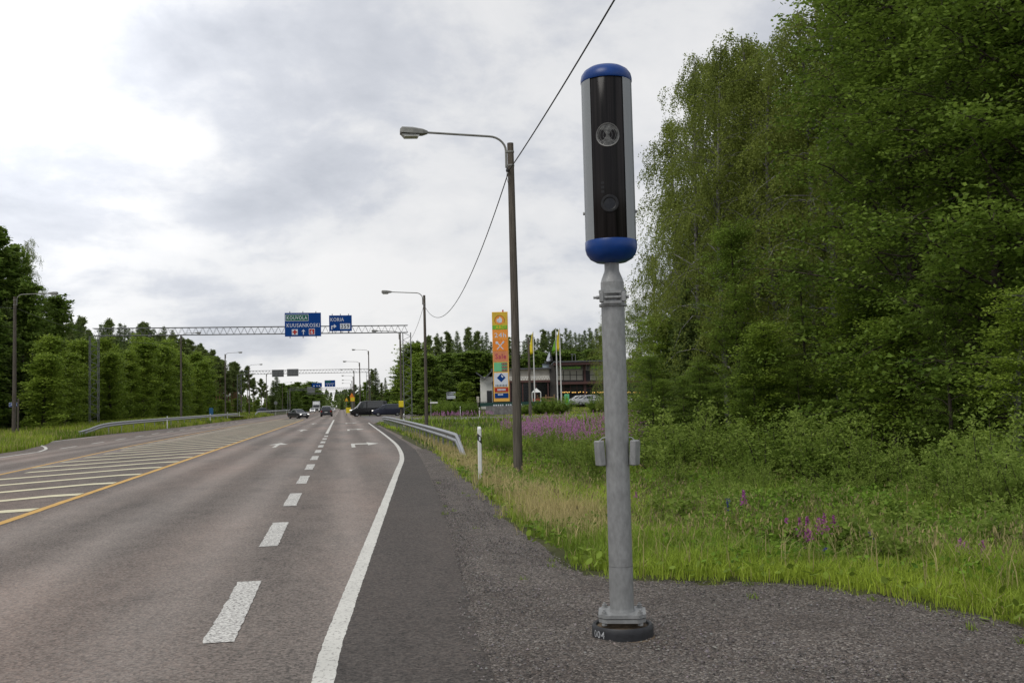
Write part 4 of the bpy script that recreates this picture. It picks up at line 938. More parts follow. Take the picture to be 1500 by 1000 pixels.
# yellow and red signs at the crossing
post_sign(1.95, 188, RX(509.5, 585, 1.95).z, .85, .8, M_orange, 'orange triangular warning sign above a yellow board beyond the crossing', shape='tri', rim=M_orange)
post_sign(2.05, 186, RX(510, 589, 2.05).z, .8, .8, M_plyel, 'yellow square plate beneath the orange warning sign', rim=M_orange)
post_sign(1.0, 195, RX(502, 593, 1.0).z, .65, .7, M_plyel, 'small orange rimmed warning sign left of the lamp cluster', shape='tri', rim=M_orange)
post_sign(1.3, 187, RX(504.5, 598, 1.3).z, .9, 1.0, M_plyel, 'plain yellow board low beside the black van nose', two=True)

# ================================================================== VEHICLES
def carmat(name, c, rough=.22): return pmat(name, c, rough, .15, .05, 1.0, 0, 10, .6)
M_cblack = carmat('paint_black', (.008, .008, .010)); M_cdark = carmat('paint_dark_grey', (.035, .037, .042)); M_cdkgreen = carmat('paint_dark_green', (.02, .032, .03))
M_csilver = carmat('paint_silver', (.42, .43, .44)); M_cwhite = carmat('paint_white', (.66, .67, .68)); M_cnavy = carmat('paint_navy', (.020, .024, .045)); M_cblue = carmat('paint_violet_blue', (.03, .035, .075))
M_glass = pmat('car_glass', (.015, .02, .024), .05, 0, .2, 2, 0, 10, .8); M_tyre = pmat('tyre', (.015, .015, .015), .8, 0, .2, 20); M_rim = pmat('wheel_rim', (.32, .33, .34), .35, .6, .1, 10)
M_head = pmat('headlight_on', (1, .97, .9), .3, 0, .02, 5, emit=1.6); M_headoff = pmat('headlight_off', (.5, .52, .54), .15, 0, .1, 10); M_tail = pmat('tail_light', (.30, .01, .01), .25, 0, .1, 10)
M_chrome = pmat('plate_white', (.6, .6, .6), .4, 0, .05, 10)
SHAPES = {
 # station: (x along length from nose, z bottom, z belt, z roof, half width, half roof width)
 'sedan': (4.5, [(0, .35, .55, .56, .70, .55), (.06, .24, .68, .70, .80, .62), (.5, .2, .80, .82, .87, .66), (1.15, .2, .90, .93, .88, .70), (1.95, .2, .93, 1.40, .88, .60), (2.5, .2, .93, 1.45, .88, .60), (3.1, .2, .93, 1.40, .88, .59), (3.8, .2, .96, 1.02, .87, .66), (4.3, .26, .93, .98, .84, .64), (4.5, .36, .80, .84, .78, .6)], (.82, 3.45), .315),
 'suv': (4.4, [(0, .4, .65, .66, .72, .6), (.08, .28, .85, .88, .84, .68), (.5, .24, .98, 1.0, .90, .70), (1.1, .24, 1.03, 1.07, .91, .74), (1.75, .24, 1.04, 1.58, .91, .66), (2.5, .24, 1.04, 1.66, .91, .66), (3.5, .24, 1.05, 1.62, .91, .64), (3.95, .24, 1.06, 1.56, .90, .62), (4.3, .26, 1.05, 1.12, .88, .74), (4.4, .38, .95, 1.0, .84, .7)], (.82, 3.5), .345),
 'van': (5.9, [(0, .45, .75, .77, .78, .66), (.1, .3, 1.05, 1.08, .93, .78), (.7, .26, 1.25, 1.30, .98, .84), (1.05, .26, 1.30, 1.55, .99, .86), (1.7, .26, 1.32, 2.38, .99, .84), (2.5, .26, 1.32, 2.48, .99, .84), (5.4, .26, 1.32, 2.48, .99, .84), (5.8, .28, 1.32, 2.40, .98, .82), (5.9, .36, 1.3, 2.2, .96, .8)], (.95, 4.6), .35),
 'minivan': (5.0, [(0, .42, .7, .72, .74, .62), (.1, .28, .95, .98, .88, .74), (.8, .24, 1.1, 1.16, .94, .80), (1.6, .24, 1.16, 1.72, .95, .78), (2.1, .24, 1.17, 1.88, .95, .78), (4.5, .24, 1.17, 1.90, .95, .78), (4.9, .26, 1.17, 1.82, .94, .77), (5.0, .36, 1.12, 1.62, .92, .76)], (.9, 3.95), .33),
 'hatch': (4.1, [(0, .38, .58, .6, .7, .58), (.06, .25, .72, .74, .8, .64), (.5, .2, .88, .9, .86, .68), (.95, .2, .94, .98, .87, .72), (1.65, .2, .95, 1.44, .87, .62), (2.4, .2, .95, 1.5, .87, .62), (3.4, .2, .96, 1.44, .87, .6), (3.95, .22, .97, 1.08, .85, .7), (4.1, .36, .86, .9, .8, .66)], (.78, 3.3), .31),
}
def vehicle(kind, name, label, cat, x, y, heading, paintm, lights=True, panel_windows=True, z=0.0, group=None, scale=1.0):
    """nose towards local -x; heading rotates about z"""
    Lc, st, wh, wr = SHAPES[kind]; t = thing(name, label, cat, (x, y, z), heading, group); t.scale = (scale,) * 3; cx = Lc / 2
    ring = []
    for X_, zb, zl, zr_, w, r_ in st:
        cab = zr_ > zl + .2
        ring.append([(w * .93, zb), (w, zb + .12), (w * 1.01, (zb + zl) / 2), (w * .985, zl - .03), (w * .95, zl), (r_ + (.02 if cab else 0), zr_ - (.07 if cab else .0)), (r_ * .9, zr_), (0, zr_ + .015)])
    P = []; n = 15
    for (X_, *_q), rg in zip(st, ring):
        full = [(a_, b2) for a_, b2 in rg] + [(-a_, b2) for a_, b2 in rg[-2::-1]]; P += [(X_ - cx, a_, b2) for a_, b2 in full]
    m = len(st); Fc = [(i * n + k, (i + 1) * n + k, (i + 1) * n + k + 1, i * n + k + 1) for i in range(m - 1) for k in range(n - 1)]
    Fc += [(i * n + n - 1, (i + 1) * n + n - 1, (i + 1) * n, i * n) for i in range(m - 1)]
    Fc += [tuple(range(n)), tuple(range(m * n - 1, (m - 1) * n - 1, -1))]
    sm_angle(make('body', P, Fc, paintm, t), 38)
    def pt(i, k, side): a_, b2 = ring[i][k]; return Vector((st[i][0] - cx, a_ * side, b2))
    def quad(p0, p1, p2, p3, ins, off, mat, name_):
        c = (p0 + p1 + p2 + p3) / 4; nn = (p1 - p0).cross(p3 - p0).normalized(); nn = nn if nn.dot(c - Vector((0, 0, .9))) > 0 else -nn
        q = [p + (c - p) * ins + nn * off for p in (p0, p1, p2, p3)]; return make(name_, q, [(0, 1, 2, 3)], mat, t)
    for i in range(m - 1):
        ca, cb2 = st[i][3] > st[i][2] + .2, st[i + 1][3] > st[i + 1][2] + .2
        if ca and cb2 and panel_windows:
            for s_ in (-1, 1): quad(pt(i, 4, s_), pt(i + 1, 4, s_), pt(i + 1, 5, s_), pt(i, 5, s_), .1, .012, M_glass, 'side_window')
        elif ca != cb2 or (not ca and not cb2 and False):
            quad(pt(i, 6, 1), pt(i + 1, 6, 1), pt(i + 1, 6, -1), pt(i, 6, -1), .1, .02, M_glass, 'windscreen' if cb2 else 'rear_window')
            for s_ in (-1, 1):
                A_, B_ = (i, i + 1) if cb2 else (i + 1, i)
                tri = [pt(A_, 4, s_), pt(B_, 4, s_), pt(B_, 5, s_)]; c = sum(tri, Vector()) / 3; tri = [p + (c - p) * .22 + Vector((0, s_ * .02, 0)) for p in tri]; make('side_window', tri, [(0, 1, 2)], M_glass, t)
    if kind in ('van', 'minivan', 'suv'):        # upright tail window
        i = m - 1; zt_, zb_ = st[i - 1][3] - .15, st[i - 1][2] + .08; xr = Lc - cx + .01
        wv = st[i][5] * .9; 
        if kind != 'suv': make('rear_window', [(xr + .0, -wv, zb_), (xr, wv, zb_), (xr - .02, wv * .9, min(zt_, st[i][3] - .05)), (xr - .02, -wv * .9, min(zt_, st[i][3] - .05))], [(0, 1, 2, 3)], M_glass, t)
    for xw in wh:
        for s_ in (-1, 1):
            yw = s_ * (st[3][4] - .1); mb = MB(); q = [(wr * .55, -.10), (wr * .9, -.11), (wr, -.07), (wr, .07), (wr * .9, .11), (wr * .55, .10)]; P = []
            for r_, o_ in q:
                for k in range(20): an = k * math.pi / 10; P.append((xw - cx + r_ * math.cos(an), yw + o_, wr + r_ * math.sin(an)))
            mb.add(P, [(i * 20 + k, i * 20 + (k + 1) % 20, (i + 1) * 20 + (k + 1) % 20, (i + 1) * 20 + k) for i in range(5) for k in range(20)]); ty = sm_angle(mb.build('wheel', M_tyre, t), 40)
            mb = MB(); P = [(xw - cx, yw + s_ * .11, wr)]
            for k in range(20): an = k * math.pi / 10; rr_ = wr * .62; P.append((xw - cx + rr_ * math.cos(an), yw + s_ * .085, wr + rr_ * math.sin(an)))
            mb.add(P, [(0, 1 + k, 1 + (k + 1) % 20) for k in range(20)]); mb.build('rim', M_rim, ty)
    zl = st[2][2] - .14; hw = st[1][4]
    for s_ in (-1, 1):
        mb = MB(); mb.bevbox((.12 - cx, s_ * (hw - .18), zl - .06), (.22, .30, .15), .03); mb.build('headlight', M_head if lights else M_headoff, t)
        mb = MB(); zt2 = st[-2][2] - .12; mb.bevbox((Lc - cx - .08, s_ * (st[-2][4] - .15), zt2 - (.1 if kind != 'van' else .25)), (.2, .24, .22 if kind != 'van' else .5), .03); mb.build('tail_light', M_tail, t)
        mb = MB(); mb.bevbox((st[3][0] + .35 - cx, s_ * (st[3][4] + .10), st[3][2] + .12), (.12, .2, .14), .03); mb.build('mirror', paintm, t)
    mb = MB(); mb.bevbox((.03 - cx, 0, st[1][1] + .22), (.10, 1.0, .16), .02); mb.build('grille', M_plblack, t)
    for xe in (-cx - .015, Lc - cx + .015): mb = MB(); mb.box((xe, 0, .52 if xe < 0 else .68), (.02, .46, .11)); mb.build('number_plate', M_chrome, t)
    mb = MB(); mb.box((0, 0, st[3][1] + .02), (Lc * .86, st[3][4] * 1.5, .1)); mb.build('underbody', M_plblack, t)
    return t
# nose is -x: heading 0 faces left of the road; +90 degrees faces the viewer
vehicle('sedan', 'parked_car', 'dark grey saloon turning across the road with headlights on', 'car', -6.6, 158, math.radians(118), M_cdark, z=.01)
bpy.context.scene.objects['parked_car'].name = 'saloon_car'
vehicle('suv', 'family_car', 'grey SUV driving away in the middle of the road', 'car', -2.6, 180, math.radians(-91), M_cdark, z=.01, scale=1.1)
vehicle('van', 'black_van', 'long black windowed van waiting at the crossing', 'van', 4.35, 163.5, math.radians(6), M_cblack, z=.01)
vehicle('minivan', 'dark_minivan', 'dark minivan in front of the black van, sloping pale windscreen', 'van', 7.3, 160, math.radians(2), M_cnavy, z=.01)
p = G(488, 601); vehicle('hatch', 'white_car', 'small white car far down the road beyond the grey SUV', 'car', -2.9, 350, math.radians(-90), M_cwhite)
vehicle('hatch', 'white_car', 'small white car beside the white truck, coming closer', 'car', -9.2, 330, math.radians(90), M_cwhite, group=None)
vehicle('sedan', 'parked_car', 'dark blue car behind the farther left guardrail', 'car', -19.6, 262, math.radians(-160), M_cnavy, z=.5, lights=False)
vehicle('hatch', 'parked_car', 'dark green car behind the farther left guardrail, nearer the road', 'car', -19.5, 330, math.radians(-150), M_cdkgreen, z=.5, lights=False)
# truck
tr = thing('white_truck', 'white truck with high box body coming down the left lane', 'truck', (-9.0, 372, 0), 0)
mb = MB(); mb.bevbox((0, -3.0, 1.75), (2.4, 2.1, 2.3), .12); mb.bevbox((0, -2.8, 3.15), (2.2, 1.6, .6), .15); mb.build('cab', M_cwhite, tr)
mb = MB(); mb.bevbox((0, 3.2, 2.5), (2.5, 9.2, 2.8), .05); mb.build('box_body', M_cwhite, tr)
mb = MB(); mb.box((0, -4.07, 2.15), (2.1, .04, .85)); mb.build('windscreen', M_glass, tr)
mb = MB(); mb.box((0, -4.07, 1.1), (1.7, .04, .7)); mb.build('grille', M_sgrey, tr)
for s_ in (-1, 1):
    mb = MB(); mb.bevbox((s_ * .95, -4.07, .85), (.35, .08, .2), .02); mb.build('headlight', M_head, tr)
    mb = MB(); mb.bevbox((s_ * 1.35, -3.9, 2.2), (.2, .15, .7), .03); mb.build('mirror', M_plblack, tr)
    for yw in (-3.2, 3.5, 5.5):
        mb = MB(); P = []
        for o_ in (-.15, .15):
            for k in range(16): an = k * math.pi / 8; P.append((s_ * 1.05 + o_, yw + .5 * math.cos(an), .5 + .5 * math.sin(an)))
        mb.add(P, [(k, (k + 1) % 16, 16 + (k + 1) % 16, 16 + k) for k in range(16)] + [tuple(range(16)), tuple(range(31, 15, -1))]); mb.build('wheel', M_tyre, tr)
mb = MB(); mb.box((0, 1, .85), (1.8, 12, .35)); mb.build('chassis', M_plblack, tr)

# ================================================================== SERVICE STATION across the side road
FH = Vector((math.sin(YAW), math.cos(YAW), 0)); RH = Vector((math.cos(YAW), -math.sin(YAW), 0))
def ST(px, py, d): return R(px, py, d)
DB = 165.0; KB = DB / F_PX
o0 = R(700, 590, DB); BZ = .7
bld = thing('service_station', 'long two storey service station with brown roof and butterfly roofed wing', 'building', (o0.x, o0.y, BZ), -YAW)
M_cream = pmat('cream_panel', (.48, .455, .39), .7, 0, .1, 1.2); M_beige = pmat('beige_panel', (.36, .35, .29), .7, 0, .12, .8); M_brown = pmat('brown_steel', (.075, .03, .025), .6, 0, .15, 2); M_dkgl = pmat('dark_glazing', (.012, .014, .016), .12, 0, .3, 1)
M_wallw = pmat('white_render', (.68, .68, .64), .75, 0, .1, 1); M_roofg = pmat('roof_grey', (.08, .085, .09), .7, 0, .15, 1); M_greens = pmat('letters_green', (.16, .40, .03), .5, 0, .1, 2, emit=.25); M_lampy = pmat('warm_lamps', (1, .55, .15), .5, 0, .1, 4, emit=1.2)
hz = lambda px: 596 - .024 * (px - 500)
U = lambda px: (px - 700) * KB
def ZB(px, py): return EYE + (hz(px) - py) * KB - BZ
def bx(name, p0, p1, q0, q1, v0, v1, mat, parent=bld):
    u0, u1, z0, z1 = U(p0), U(p1), ZB((p0 + p1) / 2, q1), ZB((p0 + p1) / 2, q0); mb = MB(); mb.box(((u0 + u1) / 2, (v0 + v1) / 2, (z0 + z1) / 2), (u1 - u0, v1 - v0, z1 - z0)); return mb.build(name, mat, parent)
def gz(px, py): return ZB(px, py)
# wing with butterfly roof
mb = MB(); mb.box(((U(704) + U(722)) / 2, 6, gz(712, 552) / 2), (U(722) - U(704), 12, gz(712, 552))); mb.build('wall', M_wallw, bld)
mb = MB(); mb.box(((U(713.5) + U(721)) / 2, -.06, gz(715, 574) / 2 + 0), (U(721) - U(713.5), .1, gz(715, 570))); mb.build('window', M_dkgl, bld)
mb = MB(); mb.prism([(U(698.5), gz(700, 545)), (U(711), gz(711, 553.5)), (U(723), gz(722, 541)), (U(723), gz(722, 543)), (U(711), gz(711, 556)), (U(698.5), gz(700, 546.5))], -1.2, 13); rf = mb.build('roof', M_roofg, bld)
# middle block
bx('wall', 722, 806, 541, 558, 0, 14, M_cream); bx('roof', 720, 808, 539.3, 541, -.8, 14.4, M_roofg)
bx('fascia', 722, 806, 557.5, 560.5, -1.4, .0, M_brown); bx('glazing', 722, 806, 560.6, 592, .9, 1.0, M_dkgl)
mb = MB()
for k in range(17):                                     # triangular railing
    u0 = U(742) + k * (U(804) - U(742)) / 16.5; u1 = u0 + (U(804) - U(742)) / 33; mb.tube([(u0, -1.3, gz(770, 557)), (u1, -1.3, gz(770, 552))], .05, 4); mb.tube([(u1, -1.3, gz(770, 552)), (2 * u1 - u0, -1.3, gz(770, 557))], .05, 4)
mb.box(((U(742) + U(804)) / 2, -1.3, gz(770, 552)), (U(804) - U(742), .08, .08)); mb.build('railing', M_wallw, bld)
for px in (729, 748, 766, 785, 803): bx('column', px - .8, px + .8, 560.6, 592, -1.2, -.9, M_brown)
# tower and main hall
bx('tower', 806, 815, 534, 592, -.3, 10, pmat('dark_cladding', (.05, .045, .04), .7, 0, .2, 2))
bx('hall_wall', 815, 1010, 533, 592, .3, 22, M_cream)
for i, p0 in enumerate(list(range(815, 1000, 7))):
    pass
bx('roof', 812, 1014, 527.2, 529, -2.2, 23, M_roofg); bx('eave', 812, 1014, 529.1, 533, -2.0, .2, M_brown)
mb = MB(); cols2 = np.arange(817, 1003, 9.6)
for px in cols2:
    if abs((px - 817) / 9.6 % 5 - 4) < .1: continue
    for q0, q1 in ((541.5, 548.5), (549.3, 556.5)):
        mb = MB(); mb.box((U(px + 4.8), .22, (gz(px, q0) + gz(px, q1)) / 2), ((9.6 - 1.1) * KB, .1, gz(px, q0) - gz(px, q1))); mb.build('facade_panel', M_beige, bld)
bx('mullion_wall', 815, 1010, 541, 557, .24, .29, M_plblack)
for px in (857.5, 905, 953, 1001): bx('column', px - 1.6, px + 1.6, 533.2, 590, -.25, .2, M_brown)
bx('fascia', 815, 1010, 557.3, 561, -.9, .2, M_brown); bx('glazing', 815, 1010, 561.2, 573, .12, .22, pmat('hall_glazing', (.035, .04, .04), .1, 0, .5, .8)); bx('glazing', 815, 1010, 573.1, 592, .2, .28, M_dkgl)
mb = MB()
for px in np.arange(817, 1003, 9.6): mb.box((U(px), .05, (gz(px, 561) + gz(px, 573)) / 2), (.1, .1, gz(px, 561) - gz(px, 573)))
mb.box((U(912), .05, gz(912, 567)), (U(1010) - U(815), .08, .08)); mb.build('window_frame', M_brown, bld)
mb = MB(); rz_ = random.Random(3)
for px in np.arange(825, 990, 2.3):
    if rz_.random() < .7: mb.box((U(px), .0, gz(px, 574.3 + rz_.uniform(-.5, .5))), (.16, .1, .12))
mb.build('lamp_string', M_lampy, bld)
mb = MB(); add_text(mb, 'liikenneasema', U(823.5), U(852), gz(838, 540.2), gz(838, 535.6), -.2) if False else None
add_text(mb, 'ravintolat', U(823.5), U(852), gz(838, 540), gz(838, 535.8), .15); add_text(mb, 'market', U(868), U(893), gz(880, 539.5), gz(880, 534.8), .15); mb.build('lettering', M_greens, bld)
bx('letter_board', 823, 855, 533.5, 541, .20, .26, pmat('board_grey', (.16, .15, .15), .6, 0, .1, 1)); bx('letter_board', 861, 900, 533.5, 541, .20, .26, pmat('board_grey', (.17, .16, .17), .6, 0, .1, 1))
# rooftop: glass lantern, tilted emblem board, masts
rt = bx('roof_lantern', 797, 807, 532.3, 537.5, 2, 5, pmat('lantern_glass', (.35, .42, .46), .2, 0, .1, 2)); bx('lantern_cap', 796.5, 807.5, 531.6, 532.3, 1.8, 5.2, M_roofg); bx('roof_unit', 785, 793, 538, 540.9, 3, 6, M_sgrey)
mb = MB(); mb.prism([(U(801.5), gz(803, 533)), (U(808.5), gz(803, 513)), (U(812.5), gz(812, 527.5))], 1.5, 1.9); mb.build('roof_board', M_plblack, bld)
mb = MB(); mb.prism([(U(802), gz(803, 527)), (U(807), gz(803, 514)), (U(808.3), gz(812, 520)), (U(805), gz(805, 529))], 1.35, 1.5); mb.box((U(806.5), 1.45, gz(806, 526)), (.35, .06, .4)); mb.build('roof_emblem', M_swhite, bld)
mb = MB()
for px, q in ((801, 527), (803.5, 525), (842, 516), (847, 517)): mb.tube([(U(px), 4, gz(px, 541)), (U(px), 4, gz(px, q))], .05, 5)
mb.tube([(U(840), 4, gz(842, 517)), (U(847), 4, gz(842, 517))], .04, 4); mb.build('antenna', M_sgrey, bld)

# pylon sign
DP = 140.0; KP = DP / F_PX; pb = R(735, 588, DP); pt_ = R(730.5, 456, DP); g = .7
py_t = thing('pylon_sign', 'tall orange service station pylon sign reading ABC and 24h', 'pylon sign', (pb.x, pb.y, pb.z), -YAW); Hh = pt_.z - pb.z; Wp = 23.3 * KP
mb = MB(); mb.bevbox((0, .3, Hh / 2), (Wp, .6, Hh), .03); mb.build('panel', M_amber, py_t)
mb = MB(); mb.box((0, .3, -.8), (Wp * .7, .4, 1.6)); mb.build('plinth', M_plblack, py_t)
def pf(f): return Hh * (1 - f)          # fraction from the top
def slab(name, f0, f1, x0, x1, mat, y=-.02, parent=py_t):
    mb = MB(); mb.box(((x0 + x1) / 2 * Wp, y, (pf(f0) + pf(f1)) / 2), ((x1 - x0) * Wp, .04, pf(f0) - pf(f1))); return mb.build(name, mat, parent)
lg = slab('logo_panel', .004, .195, -.49, .45, M_mustard); slab('lime_field', .15, .195, -.49, .45, M_lime, -.035, lg)
mb = MB()
def ringp(mb, cx_, cz_, r0, r1, y, a0=0, a1=360, n=24):
    P = []
    for k in range(n + 1):
        a = math.radians(a0 + (a1 - a0) * k / n); P += [(cx_ + r0 * math.cos(a), y, cz_ + r0 * math.sin(a)), (cx_ + r1 * math.cos(a), y, cz_ + r1 * math.sin(a))]
    mb.add(P, [(2 * k, 2 * k + 2, 2 * k + 3, 2 * k + 1) for k in range(n)])
ringp(mb, -.02 * Wp, pf(.095), .66, .72, -.065, -30, 210); mb.build('logo_ring', M_sred, lg)
mb = MB(); ringp(mb, -.02 * Wp, pf(.095), 0, .6, -.06); mb.build('logo_disc', M_orange2, lg)
mb = MB(); cz_ = pf(.095); cx_ = -.02 * Wp                 # white curled plume emblem
for k in range(5):
    a = math.radians(150 + k * 32); c = (cx_ + .22 * math.cos(a) - .02, cz_ + .26 * math.sin(a)); P = [(c[0] + .19 * math.cos(j * math.pi / 6) , -.075, c[1] + .10 * math.sin(j * math.pi / 6)) for j in range(12)]; mb.add(P, [tuple(range(12))])
mb.add([(cx_ + x * .5, -.08, cz_ + z * .5) for x, z in ((-.1, -.7), (.55, -.6), (.75, 0), (.6, .5), (.25, .75), (.1, 1.1), (-.1, .7), (-.35, .3), (-.1, .0), (-.3, -.35))], [tuple(range(10))]); mb.build('emblem', M_swhite, lg)
mb = MB(); add_text(mb, 'ABC!', -.28 * Wp, .34 * Wp, pf(.19), pf(.155), -.08); mb.build('lettering', M_plyel, lg)
pn = slab('panel_face', .20, .315, -.48, .46, M_orange2); mb = MB(); add_text(mb, '24h', -.36 * Wp, .36 * Wp, pf(.285), pf(.235), -.06); mb.build('lettering', M_swhite, pn)
pn = slab('panel_face', .32, .435, -.48, .46, M_orange); mb = MB()
for s_ in (-1, 1): mb.box((-.02 * Wp, -.055, pf(.38)), (.13, .02, 1.35), ry=s_ * .72); 
for s_, n_ in ((-1, 'fork'), (1, 'spoon')):
    c = (-.02 * Wp + s_ * .45, pf(.38) + .45)
    if s_ > 0:
        for j in (-.09, 0, .09): mb.box((c[0] + j * .7, -.07, c[1] - j * .7 + .05), (.06, .02, .34), ry=.72)
    else: mb.add([(c[0] + .2 * math.cos(j * math.pi / 6), -.07, c[1] + .2 * math.sin(j * math.pi / 6)) for j in range(12)], [tuple(range(12))])
mb.build('crossed_cutlery', M_swhite, pn)
pn = slab('panel_face', .44, .555, -.47, .45, M_salmon); mb = MB(); add_text(mb, 'Sale', -.34 * Wp, .34 * Wp, pf(.525), pf(.468), -.06); mb.build('lettering', M_pinkred, pn)
pn = slab('price_panel', .565, .665, -.44, .40, M_mint)
mb = MB()
for k in range(3): mb.box((.22 * Wp, -.05, pf(.582 + .034 * k)), (.36 * Wp, .02, .30))
pd_ = mb.build('price_display', M_roofg, pn); mb = MB()
for k in range(3):
    for j in range(3): mb.box((.12 * Wp + j * .1 * Wp, -.068, pf(.582 + .034 * k)), (.1, .01, .17))
mb.build('price_digit', M_salmon, pd_)
pn = slab('panel_face', .68, .835, -.45, .43, M_swhite); mb = MB(); cz_ = pf(.735); r_ = .62
mb.add([(-.0 + r_, -.055, cz_), (0, -.055, cz_ + r_), (-r_, -.055, cz_), (0, -.055, cz_ - r_)], [(0, 1, 2, 3)]); dm = mb.build('diamond', M_sblue, pn); mb = MB(); mb.add([(.05, -.07, cz_ + .42), (.32, -.07, cz_ + .15), (.2, -.07, cz_ - .02), (-.02, -.07, cz_ + .2)], [(0, 1, 2, 3)]); mb.build('diamond_mark', M_swhite, dm)  # small white field printed on the blue diamond
mb = MB()
for k in range(8): mb.box((-.34 * Wp + k * .095 * Wp, -.055, pf(.82)), (.12, .02, .2 + .08 * (k % 2)))
mb.build('small_lettering', M_sgrey, pn)
pn = slab('panel_face', .845, .892, -.43, .43, M_sred); mb = MB()
for k in range(6): mb.box((-.22 * Wp + k * .088 * Wp, -.055, pf(.868)), (.15, .02, .26))
mb.build('small_lettering', M_swhite, pn)
pn = slab('panel_face', .905, .96, -.43, .43, M_sblue); mb = MB()
for k in range(4): mb.box((-.2 * Wp + k * .085 * Wp, -.055, pf(.922)), (.14, .02, .22))
mb.build('small_lettering', M_swhite, pn)
mb = MB(); mb.tube([(.2 * Wp, .3, Hh), (.2 * Wp, .3, Hh + .3)], .12, 6); mb.build('beacon', M_sred, py_t)

def place_frame(name, label, cat, px, d, z=None, group=None):
    p = R(px, 590, d); return thing(name, label, cat, (p.x, p.y, tz(p.x, p.y) if z is None else z), -YAW, group)
def hpx(d, n): return n * d / F_PX
def zpx(px, py, d): return R(px, py, d).z
# flagpoles
M_fpole = pmat('flagpole_white', (.62, .62, .6), .4, 0, .05, 4)
for (px, top, bot, fcol, f0, f1, side_, lb) in ((783.5, 485, 585, M_plyel, 486, 517, -1, 'white flagpole with limp yellow flag left of the playhouse roof'), (817, 482, 585, M_lime, 494, 513, -1, 'white flagpole with short green and orange flag'), (822.5, 480, 586, M_plyel, 482, 512, -1, 'white flagpole with narrow yellow flag, beside the green flag pole')):
    d = 138; t = place_frame('flagpole', lb, 'flagpole', px, d, None, 'flagpoles before the service station'); zb = t.location.z; ht = zpx(px, top, d) - zb
    mb = MB(); mb.tube([(0, 0, -.1), (0, 0, ht)], [.10, .06], 8); mb.build('pole', M_fpole, t)
    P = []; nx_, nz_ = 5, 9; za, zb_ = zpx(px, f0, d) - zb, zpx(px, f1, d) - zb
    for j in range(nz_ + 1):
        s = j / nz_
        for i in range(nx_ + 1):
            u = i / nx_; wv = .42 * (.4 + .9 * s) * (1 if px > 790 else 1.1); P.append((side_ * (.07 + u * wv), .16 * math.sin(u * 7 + s * 3), za + (zb_ - za) * s - u * .5 * (1 - s) - (.35 * u if j == nz_ else 0)))
    Fc = [(j * (nx_ + 1) + i, j * (nx_ + 1) + i + 1, (j + 1) * (nx_ + 1) + i + 1, (j + 1) * (nx_ + 1) + i) for j in range(nz_) for i in range(nx_)]
    o = make('flag', P, Fc, fcol, t); o.data.shade_smooth(); md = o.modifiers.new('thickness', 'SOLIDIFY'); md.thickness = .015
# grey metal lamp column before the station
d = 118; t = place_frame('steel_lamp_post', 'slim grey steel lamp post beside the nearest wooden pole, before the station', 'street lamp', 776.5, d); zb = t.location.z; ht = zpx(774, 494, d) - zb
mb = MB(); mb.tube([(0, 0, -.1), (0, 0, 1.3)], .2, 10); mb.tube([(0, 0, 1.3), (0, 0, ht)], [.16, .12], 10); mb.build('pole', M_wood, t); mb = MB(); mb.tube([(0, 0, ht - .9), (-.3, 0, ht - .55), (-1.1, 0, ht - .45)], .035, 6); mb.bevbox((-1.35, 0, ht - .45), (.6, .3, .14), .03); mb.build('arm', M_lampgrey, t)
# stone plinth wall and green fence below the pylon
d = 132; t = place_frame('stone_wall', 'low grey stone wall below the pylon sign', 'wall', 740, d, 0); mb = MB(); z1 = zpx(740, 594, d); mb.box((0, 0, z1 / 2), (hpx(d, 56), 1.2, z1)); mb.build('wall', pmat('grey_stone', (.17, .165, .16), .9, 0, .3, 3, .6, 8), t)
d = 136; t = place_frame('green_fence', 'dark green panel fence with pale lettering below the pylon sign', 'fence', 752, d, 0); mb = MB(); z0, z1 = zpx(752, 594, d), zpx(752, 588.5, d); mb.box((0, 0, (z0 + z1) / 2), (hpx(d, 98), .1, z1 - z0)); pn = mb.build('panel', pmat('fence_green', (.008, .05, .04), .5, 0, .15, 1), t); mb = MB()
for k in range(12): mb.box((-.6 - hpx(d, 22) + k * .30 + (k // 5) * .2, -.07, z0 + .12), (.18, .02, .2))
mb.build('lettering', M_swhite, pn); mb = MB()
for k in range(9): mb.box((hpx(d, 98) * (k / 8 - .5) * .99, .1, z1 / 2), (.1, .1, z1))
mb.build('post', M_plblack, t)
t = place_frame('balcony_fence', 'dark railing beside the white wing wall', 'fence', 711, 150, .7); mb = MB()
for k in range(12): mb.box((-1 + k * .18, 0, .6), (.05, .05, 1.2))
mb.box((0, 0, 1.2), (2.2, .06, .06)); mb.build('railing', M_plblack, t)
# white company board on two posts
d = 150; t = place_frame('company_board', 'white board with dark lettering on two posts by the round tree', 'road sign', 661, d); zb = t.location.z
mb = MB(); z0, z1 = zpx(661, 584, d) - zb, zpx(661, 574, d) - zb; mb.bevbox((0, 0, (z0 + z1) / 2), (hpx(d, 13), .12, z1 - z0), .02); pn = mb.build('panel', M_swhite, t); mb = MB(); mb.box((0, -.08, z0 + (z1 - z0) * .72), (hpx(d, 11), .02, (z1 - z0) * .38)); mb.build('dark_band', M_plblack, pn)
mb = MB(); 
for k in range(6): mb.box((-.42 + k * .17, -.1, z0 + (z1 - z0) * .72), (.12, .01, .2))
for k in range(5): mb.box((-.3 + k * .15, -.08, z0 + (z1 - z0) * .28), (.1, .01, .14))
mb.build('lettering', M_swhite, pn); mb = MB()
for s_ in (-1, 1): mb.tube([(s_ * hpx(d, 6.4), 0, -.1), (s_ * hpx(d, 6.4), 0, z1)], .06, 6)
mb.build('post', M_wood, t)
